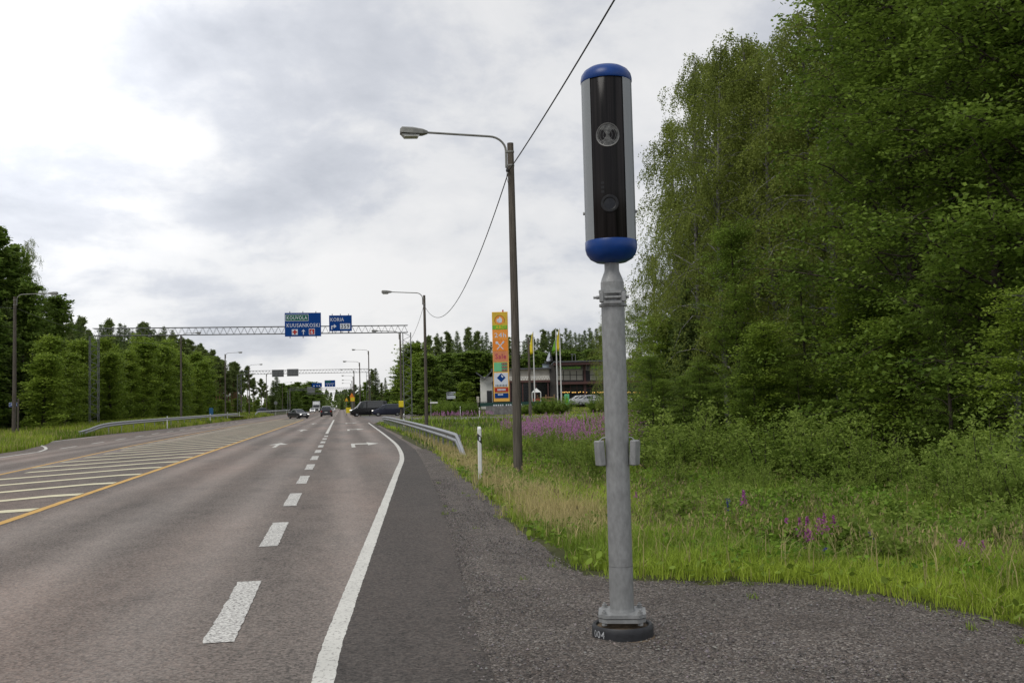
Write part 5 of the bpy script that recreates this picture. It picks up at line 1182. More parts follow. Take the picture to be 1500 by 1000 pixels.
d = 112; t = place_frame('post_mounted_sign', 'flat pale sign seen edge on atop a thin post by the side road', 'road sign', 631, d, -.02); zt_ = zpx(631, 589.5, d); mb = MB(); mb.tube([(0, 0, 0), (0, 0, zt_ + .4)], .05, 6); mb.build('post', M_lampgrey, t); mb = MB(); mb.bevbox((.35, 0, zt_), (.85, .2, .17), .02); mb.build('panel', M_plwhite, t)
# green totem, playhouse, slide, pale board
d = 142; t = place_frame('green_totem', 'pale green upright totem beside the parked silver cars', 'sign', 830.5, d, .7); z1 = zpx(830, 577, d) - .7; mb = MB(); mb.bevbox((0, 0, z1 / 2), (hpx(d, 7), .35, z1), .04); mb.build('panel', M_mint, t); mb = MB(); mb.box((0, -.2, z1 * .55), (hpx(d, 4), .02, z1 * .4)); mb.build('face', M_lime, t)
d = 144; t = place_frame('playhouse', 'small white roofed playhouse with red sides in the station yard', 'playhouse', 786, d, .7); z1 = zpx(786, 574.5, d) - .7; z0 = zpx(786, 571.5, d) - .7; w = hpx(d, 7)
mb = MB(); e1 = zpx(786, 574.5, d) - .7; ap = zpx(786, 568, d) - .7; mb.add([(-w, -w, e1), (w, -w, e1), (w, w, e1), (-w, w, e1), (0, 0, ap)], [(0, 1, 4), (1, 2, 4), (2, 3, 4), (3, 0, 4), (3, 2, 1, 0)]); mb.build('roof', M_plwhite, t); mb = MB()
for sx_ in (-1, 1):
    for sy_ in (-1, 1): mb.box((sx_ * w * .9, sy_ * w * .9, e1 / 2), (.1, .1, e1))
mb.build('post', M_plwhite, t); mb = MB(); mb.box((0, 0, e1 * .35), (w * 1.6, w * 1.6, .15)); mb.box((0, -w * .8, e1 * .5), (w * 1.5, .06, .5)); mb.build('deck', pmat('play_red', (.35, .06, .04), .6, 0, .1, 2), t)
mb = MB(); mb.add([(-w, -.3, e1 * .4), (-w, .3, e1 * .4), (-w * 2.3, .3, .1), (-w * 2.3, -.3, .1), (-w, -.3, e1 * .33), (-w, .3, e1 * .33), (-w * 2.3, .3, 0), (-w * 2.3, -.3, 0)], [(0, 1, 2, 3), (7, 6, 5, 4), (0, 3, 7, 4), (1, 5, 6, 2)]); mb.build('slide', M_sred, t)
t = place_frame('timber_play_frame', 'low timber climbing frame right of the playhouse', 'playground equipment', 800, 145, .7); mb = MB()
for k in (-1.2, 0, 1.2): mb.box((k, 0, 1.0), (.14, .14, 2.0))
for z_ in (.6, 1.1, 1.6): mb.box((0, 0, z_), (2.6, .08, .16))
mb.build('frame', pmat('play_timber', (.28, .17, .08), .7, 0, .2, 3), t)
t = place_frame('menu_board', 'small cream board at the edge of the white wing', 'sign', 700, 148, .7); mb = MB(); zz_ = zpx(700, 586, 148) - .7; mb.bevbox((0, 0, zz_ + .1), (.42, .1, .9), .02); mb.box((0, .05, zz_ / 2), (.08, .06, zz_)); mb.build('panel', M_cream, t)
# parked cars in the station yard
for px, d, rz, m_, lb in ((861, 146, 8, M_csilver, 'silver hatchback nearest in the row of parked cars at the station'), (853, 149, 10, M_csilver, 'silver car partly hidden behind the nearest parked silver car'), (846, 152, 12, M_cwhite, 'pale car farthest left in the station yard row')):
    p = R(px, 590, d); vehicle('hatch', 'parked_car', lb, 'car', p.x, p.y, -YAW + math.radians(rz), m_, False, z=1.0, group='cars parked at the service station')
p = R(905, 590, 150); vehicle('hatch', 'parked_car', 'silver car glimpsed just past the mast in the station yard', 'car', p.x, p.y, -YAW, m_, False, z=.9)

# ================================================================== TREES
rnd = random.Random(21)
# clipped bushes in front of the station
for px, d, top, wd, lb in ((790, 131, 581, 1.1, 'low wide bush left of the big clipped bush by the station'), (812, 128, 578, 1.5, 'large round clipped bush below the flagpoles'), (876, 132, 577, 1.2, 'round clipped bush right of the parked cars'), (691, 128, 587, 1.0, 'clipped round bush at the end of the stone wall'), (676, 132, 584, 1.2, 'clipped bush in front of the round tree'), (655, 134, 583, 1.3, 'spreading bush below the white company board'), (640, 138, 584, 1.1, 'leftmost spreading bush across the side road'), (768, 130, 589, 1.0, 'little bush at the right end of the stone wall'), (594, 176, 592, 1.0, 'low bush behind the dark minivan')):
    plant_px('hedge', px, d, top, lb, 'clipped bushes before the service station', None, wd * 1.05)
plant_px('young', 680, 148, 560, 'round light green tree left of the white wing', None, 1, 1.5)
# wood behind the station
i = 0
for px in np.arange(606, 905, 5.4):
    top = np.interp(px, [600, 640, 690, 720, 745, 770, 800, 830, 860, 900], [503, 490, 486, 492, 496, 486, 488, 484, 483, 488]) + rnd.uniform(-8, 13)
    k = 'pine' if rnd.random() < .3 else 'spruce'
    plant_px(k, px + rnd.uniform(-2, 2), rnd.uniform(192, 225), top, f'{ORD[i]} conifer from the left in the tall wood behind the service station', 'conifers behind the service station', 2 if k == 'pine' else None, 1.0); i += 1
for j, px in enumerate(np.arange(604, 900, 13)):
    plant_px('mass', px + rnd.uniform(-3, 3), rnd.uniform(184, 190), rnd.uniform(512, 530), 'dark leafy tree filling the wood behind the service station', 'dark leafy trees filling the wood behind the service station', None, 1.5)
# trees right of the road beyond the crossing
far_r = [(603, 176, 505, 'young', 1.4, 'birch like tree just right of the gantry leg'), (616, 160, 520, 'young', 1.5, 'bushy green tree behind the gantry leg base'), (628, 150, 522, 'mass', 1.2, 'broad tree behind the second wooden lamp'), (644, 160, 535, 'mass', 1.2, 'broad dark tree between the second lamp and the company board'), (586, 190, 535, 'spruce', 1.0, 'small spruce left of the gantry leg'), (577, 215, 566, 'pine', 1.1, 'low pine between the gantry leg and tall spruce pair'), (560, 225, 560, 'pine', 1.1, 'pine above the minivan roof'), (551, 230, 538, 'spruce', 1.5, 'tall dark conifer above the black van'), (545, 245, 540, 'pine', 1.2, 'pine beside the tall dark conifer above the black van'), (565, 240, 552, 'spruce', 1.0, 'slim spruce right of the tall dark conifer'),
         (536, 300, 560, 'mass', 1.2, 'dark tree left of the tall conifer, behind the lamp row'), (528, 330, 562, 'spruce', 1.2, 'spruce behind the fifth lamp'), (520, 360, 563, 'pine', 1.3, 'pine behind the sixth lamp'), (513, 400, 570, 'mass', 1.2, 'round tree behind the warning signs'), (507, 470, 576, 'pine', 1.4, 'distant pine right of the road end'), (501, 560, 580, 'spruce', 1.6, 'distant spruce right of the road end')]
for px, d, top, k, wd, lb in far_r: plant_px(k, px, d, top, lb, None, None, wd)
for j, (px, d, top) in enumerate([(570, 200, 575), (582, 190, 560), (592, 188, 555), (606, 182, 548), (618, 158, 545), (634, 165, 548), (650, 172, 545), (608, 178, 560), (575, 260, 570), (545, 280, 568), (530, 260, 580), (524, 300, 578), (555, 210, 582), (566, 205, 585), (588, 186, 578)]):
    plant_px('mass', px, d, top, 'dark leafy tree in the thicket beyond the crossing', 'leafy thicket beyond the crossing', None, 1.5)
# left verge: light leafy front row, conifers behind
i = 0; y = 74
frontL = [];
def top_h(x, y, prof, dy):
    v = np.array([x, y, 0.0]); d = float(v @ CF); r_ = 750 + F_PX * float(v @ CR) / d; tp = np.interp(r_, prof[0], prof[1]) + dy
    return max(EYE + (596 - .024 * (r_ - 500) - tp) * d / F_PX - tz(x, y), 1.5)
SKYL = ([-200, 0, 58, 75, 110, 150, 200, 240, 270, 300, 330, 360, 395, 430, 470], [400, 412, 450, 462, 468, 473, 478, 482, 496, 512, 530, 540, 547, 561, 580])
FRNT = ([-200, 0, 60, 110, 160, 240, 280, 310, 340, 400], [470, 480, 505, 515, 500, 505, 520, 540, 570, 590])
while y < 190:
    x = -22.5 - rnd.uniform(0, 2.5) - (3.5 if y < 80 else 0)
    plant('young', x, y, top_h(x, y, FRNT, rnd.uniform(-14, 22)), f'{ORD[i]} light green young tree counted from the left edge along the left verge', 'light leafy front row along the left verge', None, rnd.uniform(1.0, 1.5)); i += 1; y += 3.4 + y * .012
i = 0; y = 84
while y < 225:
    x = -29 - rnd.uniform(0, 3); k = rnd.choice(['spruce', 'young', 'young', 'birch', 'spruce'])
    plant(k, x, y, top_h(x, y, SKYL, rnd.uniform(8, 40)), f'{ORD[i]} taller tree counted from the left edge in the second row of the left wood', 'second row of the left wood', 2 if k == 'pine' else None, 1.2); i += 1; y += 3.6 + y * .01
i = 0; y = 92
while y < 420 and i < 68:
    x = -35 - rnd.uniform(0, 6); k = rnd.choice(['spruce', 'spruce', 'spruce', 'pine'])
    plant(k, x, y, top_h(x, y, SKYL, rnd.uniform(-9, 16)), f'{ORD[i]} conifer counted from the left edge in the pointed skyline of the left wood', 'pointed conifer skyline of the left wood', None, 1.05); i += 1; y += 2.0 + y * .009
for j in range(20):
    y = 84 + j * 8; plant('mass', -43 - rnd.uniform(0, 4), y, top_h(-45, y, SKYL, 30), 'dark tree deep in the left wood', 'trees deep in the left wood', None, 1.5)
for j in range(12):
    y = 70 + j * 6; plant('mass', -31 - rnd.uniform(0, 4), y, top_h(-33, y, SKYL, 60), 'dark leafy tree filling the middle of the left wood', 'leafy trees filling the left wood', None, 1.5)
# big trees at the left edge
plant_px('mass', -22, 92, 332, 'tall broad dark tree cut by the left edge', None, 0, .95)
plant_px('mass', 14, 96, 366, 'tall broad tree just left of the left edge lamp top', None, 1, .8)
plant_px('birch', 42, 100, 352, 'drooping birch top beside the left edge lamp arm', None, 0, .75)
plant_px('mass', 36, 93, 415, 'dark tree behind the lamp at the left edge', None, 1, .85)
plant_px('broad', 58, 99, 432, 'leafy tree stepping down right of the left edge birch', None, 0, .75)
plant_px('mass', 84, 104, 438, 'lower leafy tree between the left edge group and the gantry leg', None, 1, .8)
plant_px('mass', -25, 84, 450, 'low leafy tree at the very left edge', None, 0, 1.2)
# red trunked pine stand on the left
i = 0
for j in range(34):
    y = rnd.uniform(185, 330); x = -23 - rnd.uniform(0, 12) * (y / 250)
    plant('pine', x, y, top_h(x, y, SKYL, rnd.uniform(-6, 16)), 'tall pine with bare reddish trunk in the left pine stand', 'red trunked pines of the left pine stand', rnd.choice([0, 1]), 1.15)
for j in range(16): plant('young', -20.5 - rnd.uniform(0, 2), 192 + j * 13, rnd.uniform(2, 3.5), 'low green sapling at the foot of the pine stand', 'saplings at the foot of the pine stand', None, 1.8)
i = 0
for px, top, d in ((405, 548, 340), (412, 562, 380), (420, 565, 400), (428, 563, 430), (437, 560, 440), (446, 563, 460), (455, 560, 480), (462, 563, 500), (468, 573, 560), (473, 583, 640), (434, 575, 380), (447, 580, 400), (458, 582, 440), (400, 556, 300), (408, 572, 320), (417, 574, 340), (424, 572, 350), (441, 568, 420), (451, 566, 450), (466, 580, 500), (470, 586, 520)):
    k = 'mass' if px > 410 else 'spruce'; plant_px(k, px, d, top, f'{ORD[i]} tree rightward from the pine stand in the far left row', 'far trees left of the road end', None, 1.6); i += 1
# far forest closing the road
rngf = np.random.default_rng(77); FV = []
for j in range(420):
    x = rngf.uniform(-260, 420); y = rngf.uniform(860, 1050); 
    if x < -140 or x > 120: y -= 150
    Ht = rngf.uniform(11, 17); n = 90; s = rngf.uniform(0, 1, n) ** .8; rr_ = 3.4 * (1 - s) ** .8 + .2; an = rngf.uniform(0, 6.28, n)
    FV.append(leaves(np.stack([x + rr_ * np.cos(an), y + rr_ * np.sin(an), s * Ht], 1), np.tile([0, 0, -1.0], (n, 1)), 2.6, 1.5, rngf, .6))
o = bpy.data.objects.new('forest', np_mesh('forest', np.concatenate(FV), 4, M_spruce)); col().objects.link(o); tag(o, 'far off forest closing the end of the road', 'forest', kind='stuff')

# the tall wood on the right
wood = [  # px, depth, top py, kind, wide, idx, label
 (893, 66, 470, 'birch', 1.0, 1, 'small birch showing just left of the mast head'), (905, 72, 400, 'birch', .9, 0, 'thin birch directly behind the mast neck'), (940, 62, 445, 'broad', .9, 0, 'broad tree low at the left end of the right wood'), (958, 56, 370, 'birch', .85, 2, 'birch with loose top right of the mast, below the tall birches'),
 (992, 50, 270, 'birch', .9, 1, 'birch with drooping twigs leaning out of the right wood'), (1030, 45, 72, 'birch', .88, 0, 'tall birch forming the left shoulder of the right wood'), (1008, 53, 165, 'birch', 1.05, 2, 'birch half hidden behind the left shoulder of the tall birches'), (1048, 50, 78, 'birch', 1.05, 1, 'birch peeping between the two leftmost tall birches'), (1090, 49, 66, 'birch', 1.1, 0, 'birch behind the feathery topped birch'), (1135, 48, 50, 'birch', 1.1, 2, 'birch in the second row under the middle of the right skyline'), (1068, 41, 48, 'birch', .95, 1, 'tall birch with feathery top in the middle of the right wood skyline'), (1105, 42, 45, 'birch', 1.1, 2, 'tall birch right of the feathery topped birch'), (1150, 40, 55, 'birch', 1.1, 0, 'tall birch with white lower trunk in the right wood'), (1190, 38, 8, 'birch', 1.15, 1, 'tallest birch before the dark broad trees on the right'), (1235, 36, -60, 'birch', 1.1, 2, 'birch whose top leaves the picture at upper right'),
 (1290, 31, -130, 'broad', 1.0, 0, 'tall dark broadleaf right of the birches'), (1345, 27, -170, 'broad', 1.0, 1, 'dark broadleaf with low hanging branches'), (1405, 25, -220, 'broad', 1.05, 2, 'dark broadleaf tree near the right edge'), (1470, 23, -260, 'broad', 1.05, 0, 'broadleaf tree at the right edge with trunk in shade'), (1540, 22, -260, 'broad', 1.1, 1, 'broadleaf tree cut by the right edge'), (1325, 33, -120, 'birch', 1.1, 0, 'birch between the dark broadleaf trees'), (1600, 22, -200, 'broad', 1.1, 2, 'broadleaf tree just outside the right edge'),
 (1085, 36, 330, 'broad', .9, 1, 'shorter leafy tree before the tall birches'), (1180, 32, 380, 'broad', .9, 2, 'short leafy tree in the middle of the right wood edge'), (1010, 42, 400, 'spruce', 1.1, 0, 'dark spruce at the left part of the right wood'), (1250, 29, 420, 'light', 1.2, 0, 'young light green tree below the broadleaf trees'), (1120, 31, 480, 'light', 1.2, 1, 'young light green tree at the foot of the birches'), (975, 44, 470, 'light', 1.3, 1, 'young tree right of the mast at the wood edge'), (1390, 22.5, 380, 'broad', .9, 0, 'leafy young tree near the right edge'), (1490, 19.5, 430, 'light', 1.2, 0, 'young tree leaning in at the right edge'), (1310, 25, 470, 'light', 1.2, 1, 'young tree in the dark hollow of the right wood')]
for px, d, top, k, wd, ix, lb in wood: plant_px(k, px, d, top, lb, None, ix, wd)
for j in range(30):
    px = 985 + j * 22; d = 52 + 8 * rnd.random() - j * .6; plant_px(rnd.choice(['broad', 'birch', 'broad', 'spruce']), px + rnd.uniform(-8, 8), d, np.interp(px, [985, 1030, 1080, 1190, 1260, 1330, 1400], [430, 250, 170, 110, 40, -60, -120]) + rnd.uniform(-10, 50), 'dark tree deep inside the right wood', 'trees deep inside the right wood', None, 1.2)
for j in range(26):
    px = 975 + j * 25; d = 42 - j * .55 + rnd.uniform(-2, 4); plant_px(rnd.choice(['broad', 'spruce']), px + rnd.uniform(-8, 8), d + 4, rnd.uniform(380, 470), 'understorey tree filling the shade of the right wood', 'understorey of the right wood', None, 1.7)
for j in range(24):
    px = 955 + j * 25; d = 31 - j * .42 + rnd.uniform(-1, 2); plant_px('broad', px + rnd.uniform(-8, 8), d + 2.5, rnd.uniform(500, 560), 'small leafy tree in the shaded undergrowth of the right wood edge', 'undergrowth trees of the right wood edge', None, 1.25)
# shrubs along the wood edge and in the ditch
shr = [(850, 31, 622, 1.1, 0, 'leafy willow shrub in the ditch left of the mast'), (826, 38, 628, 1.1, 1, 'lower willow shrub left of the ditch shrub by the mast'), (872, 27, 610, .7, 2, 'slender upright sapling just left of the mast'), (815, 40, 612, .6, 2, 'thin sapling rising above the purple flowers'),
       (960, 31, 585, 1.4, 0, 'willow shrub just right of the mast'), (1000, 29, 570, 1.5, 1, 'large willow shrub right of the mast brackets'), (1055, 28, 590, 1.4, 0, 'willow shrub before the first dark hollow'), (1110, 26, 600, 1.3, 1, 'willow shrub with pale leaf tips before the birch trunks'), (1150, 25, 565, 1.4, 0, 'tall willow shrub at the middle of the wood edge'), (1200, 23, 575, 1.4, 2, 'upright shrub with light tips in the middle of the wood edge'), (1245, 22, 590, 1.4, 1, 'shrub right of the upright light tipped shrub'), (1290, 21, 610, 1.3, 0, 'shrub in front of the dark hollow on the right'),
       (1345, 19.5, 640, 1.3, 1, 'low shrub below the dark hollow on the right'), (1400, 18, 600, 1.3, 0, 'shrub near the right edge with rounded leaves'), (1455, 16.5, 570, 1.4, 1, 'tall shrub close to the right edge'), (1500, 15, 600, 1.4, 0, 'shrub cut by the right edge'), (1180, 19, 690, 1.2, 1, 'low shrub behind the purple flowers in the meadow'), (1060, 22, 670, 1.3, 0, 'low green shrub in the meadow right of the mast'), (980, 25, 650, 1.2, 1, 'low green shrub beside the mast at mid height'), (1420, 13.5, 735, 1.1, 0, 'low leafy shrub by the two purple flower spikes'), (1300, 12.6, 790, .8, 2, 'thin sapling standing at the gravel edge'), (1490, 12.5, 715, 1.1, 1, 'leafy shrub low at the right edge')]
for px, d, top, wd, ix, lb in shr: plant_px('shrub', px, d, top, lb, None, ix, wd)

for j in range(34):
    px = rnd.uniform(935, 1530); d = rnd.uniform(17.5, 27) - max(0, px - 1200) * .010; p = R(px, 700, d)
    if p.x < edge_x(p.y) + 1.6: continue
    plant('shrub', p.x, p.y, rnd.uniform(.6, 1.35), 'knee high to waist high willow shrub among the meadow weeds', 'small willow shrubs in the meadow', None, rnd.uniform(.8, 1.3))
for j, (px, d, top) in enumerate([(728, 44, 622), (742, 47, 626), (705, 40, 632), (790, 42, 628), (806, 36, 640), (840, 34, 632), (862, 29, 640), (838, 27, 665), (872, 24, 668), (815, 30, 668), (800, 45, 620), (760, 36, 655)]):
    plant_px('shrub', px, d, top, 'green shrub in the ditch between the near lamp and the mast', 'ditch shrubs left of the mast', None, 1.3)
for j in range(90):
    px = rnd.uniform(940, 1530); d = rnd.uniform(9.5, 24); p = R(px, 700, d)
    if p.x < edge_x(p.y) + .5: continue
    plant('herb', p.x, p.y, rnd.uniform(.35, .75), 'leafy weed clump among the meadow grass', 'leafy weed clumps in the meadow', None, rnd.uniform(.9, 1.6))
# ================================================================== GRASS AND WILD FLOWERS
def blades(P, H_, Wd, tint, rng, lean=.35):
    n = len(P); az = rng.uniform(0, 6.28, n); la = rng.uniform(.02, 1, n) * lean; d = np.stack([np.cos(az), np.sin(az), 0 * az], 1)
    wv = np.stack([-np.sin(az + rng.normal(0, .8, n)), np.cos(az), 0 * az], 1); wv = unit(wv) * (Wd / 2)[:, None]
    p1 = P + d * (H_ * la * .3)[:, None] + np.stack([0 * az, 0 * az, H_ * .55], 1); p2 = P + d * (H_ * la)[:, None] + np.stack([0 * az, 0 * az, H_ * (1 - la * .25)], 1)
    t1 = np.stack([P - wv, P + wv, p1 + wv * .8, P - wv, p1 + wv * .8, p1 - wv * .8, p1 - wv * .8, p1 + wv * .8, p2], 1).reshape(-1, 3)
    return t1, np.repeat(tint, 3, axis=0)
def vnoise(x, y, s, seed):
    r = np.random.default_rng(seed).uniform(0, 1, (64, 64)); u = x / s; v = y / s; i = np.floor(u).astype(int); j = np.floor(v).astype(int); f = u - i; g = v - j; f = f * f * (3 - 2 * f); g = g * g * (3 - 2 * g)
    a = r[i % 64, j % 64]; b = r[(i + 1) % 64, j % 64]; c = r[i % 64, (j + 1) % 64]; d = r[(i + 1) % 64, (j + 1) % 64]; return (a * (1 - f) + b * f) * (1 - g) + (c * (1 - f) + d * f) * g
rg = np.random.default_rng(101)
def sector(n, r0, r1, a0, a1, pw):
    u = rg.uniform(0, 1, n); r = (r0 ** pw + u * (r1 ** pw - r0 ** pw)) ** (1 / pw); a = np.radians(rg.uniform(a0, a1, n)); return r * np.sin(a), r * np.cos(a), r
GREEN1, GREEN2, STRAW, RUST, LIME = np.array([.115, .195, .022]), np.array([.240, .340, .045]), np.array([.56, .47, .22]), np.array([.20, .175, .085]), np.array([.42, .52, .055])
def meadow(n, r0, r1, a0, a1, pw, hs=1.0, wk=1.0):
    x, y, r = sector(n, r0, r1, a0, a1, pw); ok = (x > edge_x(y) - .10 + .55 * np.clip(vnoise(x, y, .45, 33) - .35, 0, 1) * (y > 8.9)) & (vnoise(x, y, .33, 34) + polydist(x, y, EDGE_R) * 2.2 > .42) & (y < 96.0 - x * .14); x, y, r = x[ok], y[ok], r[ok]; dr = polydist(x, y, EDGE_R)
    keep = rg.uniform(0, 1, len(x)) < np.clip(.25 + dr * 2.5, 0, 1); x, y, r, dr = x[keep], y[keep], r[keep], dr[keep]
    z = terrain(x, y); m = len(x); n1_ = vnoise(x, y, 1.6, 1); n2_ = vnoise(x, y, .5, 2); n3_ = vnoise(x, y, 3.7, 3)
    base = GREEN1 * .8 + (GREEN2 - GREEN1 * .8) * np.clip((n1_ - .5) * 1.7 + .5 + (n2_ - .5) * .6 + rg.normal(0, .16, m), 0, 1.4)[:, None]
    lime = np.clip((n3_ - .4) * 2.2, 0, 1) * .7 * np.exp(-dr / 6); base = base + (LIME - base) * lime[:, None]
    # straw coloured tall grass beside the shoulder; rusty seed heads in drifts
    st = np.exp(-((dr - .7) / .55) ** 2) * smooth((y - 10) / 3) * (1 - smooth((y - 42) / 20)); isst = rg.uniform(0, 1, m) < st * (.3 + .7 * n2_) * .8
    ru = np.exp(-((dr - 3.6 - 2 * (n3_ - .5)) / 1.3) ** 2) * .8; isru = (rg.uniform(0, 1, m) < ru * np.clip(n1_ * 2 - .8, 0, .7) * .13) & ~isst
    T = base * rg.uniform(.75, 1.25, m)[:, None]; T = np.where(isst[:, None], STRAW * rg.uniform(.6, 1.15, m)[:, None], T); T = np.where(isru[:, None], RUST * rg.uniform(.7, 1.2, m)[:, None], T)
    tall = rg.uniform(0, 1, m) < .010 * np.clip(dr, .1, 1) * (n3_ > .35); dry = (rg.uniform(0, 1, m) < .045) | tall; T = np.where(dry[:, None], STRAW * rg.uniform(.5, .9, m)[:, None], T)
    H_ = .8 * (.10 + .22 * np.clip(dr / 2.2, 0, 1) + .36 * n2_ * np.clip(dr / 2, .15, 1)) * rg.uniform(.35, 1.35, m) * (.55 + .8 * n1_); H_ = np.where(isst, H_ * .75 + .22, H_); H_ = np.where(isru, H_ + .22, H_) * hs; H_ = np.where(tall, H_ * .6 + .34, H_)
    Wd = (.0030 + r * .00042) * rg.uniform(.7, 1.4, m) * wk; Wd = np.where(isru | isst, Wd * .75, Wd)
    B1 = blades(np.stack([x, y, z - .01], 1), H_, Wd, np.clip(T, 0, 1), rg, .85)
    q = np.where(tall | isru)[0]; q = np.repeat(q, 3); s5 = rg.uniform(.78, 1.05, len(q)); B2 = blades(np.stack([x[q] + rg.normal(0, .02, len(q)), y[q] + rg.normal(0, .02, len(q)), z[q] + H_[q] * s5], 1), rg.uniform(.03, .07, len(q)), Wd[q] * 1.5, np.clip(T[q] * rg.uniform(.6, 1.05, (len(q), 1)), 0, 1), rg, .9)
    return np.concatenate([B1[0], B2[0]]), np.concatenate([B1[1], B2[1]])
parts = [meadow(230000, 6.0, 14, 8, 62, .7), meadow(190000, 13, 34, 4, 52, .9), meadow(60000, 32, 95, 2, 34, .8, 1.1, 1.6)]
V = np.concatenate([p[0] for p in parts]); T = np.concatenate([p[1] for p in parts])
o = bpy.data.objects.new('grass', np_mesh('grass', V, 3, M_grass, T)); col().objects.link(o); tag(o, 'rough green and straw coloured roadside grass', 'grass', kind='stuff')
tu = rg.uniform(0, 1, (20, 2)); ty_ = 5.5 + tu[:, 0] ** 1.3 * 16; tx_ = edge_x(ty_) - .05 - tu[:, 1] ** 1.6 * .9; ok = tx_ > np.interp(ty_, [p[1] for p in GRAV], [p[0] for p in GRAV]) - .05; tx_, ty_ = tx_[ok], ty_[ok]
q = np.repeat(np.arange(len(tx_)), 22); n_ = len(q); bt = blades(np.stack([tx_[q] + rg.normal(0, .025, n_), ty_[q] + rg.normal(0, .025, n_), np.full(n_, .02)], 1), rg.uniform(.02, .075, n_), np.full(n_, .006), GREEN2 * rg.uniform(.5, 1.1, (n_, 1)), rg, 1.3)
o = bpy.data.objects.new('grass', np_mesh('grass', bt[0], 3, M_grass, bt[1])); col().objects.link(o); tag(o, 'tiny sparse grass tufts growing through the gravel', 'grass', kind='stuff')
# broad leaved weeds among the grass
x, y, r = sector(120000, 6.5, 40, 6, 56, .7); dr = polydist(x, y, EDGE_R); ok = (x > edge_x(y) + .05) & (vnoise(x, y, 1.3, 9) + .02 * dr + rg.normal(0, .12, len(x)) > .52); x, y, r, dr = x[ok], y[ok], r[ok], dr[ok]; z = terrain(x, y) + rg.uniform(.02, 1, len(x)) * (.12 + .38 * np.clip(dr / 3, 0, 1))
m = len(x); A = rg.normal(0, 1, (m, 3)); A[:, 2] = np.abs(A[:, 2]) * .5; V = leaves(np.stack([x, y, z], 1), unit(A), .035 + r * .0030, .018 + r * .0018, rg, .3); T = (GREEN1 * .7 + (GREEN2 * 1.0 - GREEN1 * .7) * rg.uniform(0, 1, (m, 1))) * np.array([[.9, 1.05, .9]])
V_, T_ = V, T; x, y, r = sector(5000, 6.4, 17, 6, 56, .8); ok = (x > edge_x(y) - .02) & (polydist(x, y, EDGE_R) < .5); x, y = x[ok], y[ok]; m2 = len(x)
A = rg.normal(0, 1, (m2, 3)); A[:, 2] = np.abs(A[:, 2]) * .6 + .1; A = unit(A); Bn = unit(np.cross(A, np.array([0, 0, 1.0]) + rg.normal(0, .3, (m2, 3)))); C2 = np.stack([x, y, terrain(x, y) + rg.uniform(.03, .10, m2)], 1); ls = rg.uniform(.035, .095, m2)[:, None]
V2 = np.stack([C2 + A * ls * u + Bn * ls * w for u, w in ((0, 0), (.2, .25), (.5, .36), (.8, .22), (1, 0), (.8, -.22), (.5, -.36), (.2, -.25))], 1).reshape(-1, 3)
o = bpy.data.objects.new('leafy_weeds', np_mesh('leafy_weeds', V2, 8, M_grass, GREEN2 * rg.uniform(.5, 1.1, (m2, 1)))); col().objects.link(o); tag(o, 'rounded green leaves along the edge of the gravel pad', 'weeds', kind='stuff')
V, T = V_, T_; o = bpy.data.objects.new('weeds', np_mesh('weeds', V, 4, M_grass, T)); col().objects.link(o); tag(o, 'low broad leaved weeds among the roadside grass', 'weeds', kind='stuff')
# left verge and station lawn
def lawn(name, n, fx, label, hs, wk):
    x, y = fx(n); z = terrain(x, y); m = len(x); n1_ = vnoise(x, y, 3.0, 5)
    T = (GREEN1 + (LIME - GREEN1) * np.clip(n1_ + rg.normal(0, .15, m), 0, 1)[:, None]) * rg.uniform(.7, 1.2, (m, 1)); dry = rg.uniform(0, 1, m) < .16; T = np.where(dry[:, None], STRAW * .8, T)
    V, T = blades(np.stack([x, y, z - .01], 1), (.12 + .3 * rg.uniform(0, 1, m)) * hs, wk * (.3 + y / 90) * rg.uniform(.7, 1.3, m), T, rg, .5)
    o = bpy.data.objects.new(name, np_mesh(name, V, 3, M_grass, T)); col().objects.link(o); tag(o, label, 'grass', kind='stuff')
def fx_left(n):
    y = 42 + 200 * rg.uniform(0, 1, n) ** 1.5; x = left_x(y) - .05 - 8 * rg.uniform(0, 1, n) ** 1.3; return x, y
lawn('grass', 60000, fx_left, 'green verge grass along the left side of the road', 1.3, .030)
def fx_st(n):
    px = rg.uniform(600, 960, n); d = rg.uniform(112, 150, n); v = CF[None] + CR[None] * ((px - 750) / F_PX)[:, None]; x = v[:, 0] * d; y = v[:, 1] * d; ok = (y > 117 + (34 - x) * .55) & (y < 140 + (x > 20) * 6) & (x > 9); return x[ok], y[ok]
lawn('grass', 26000, fx_st, 'mown green lawn in front of the service station', .5, .05)
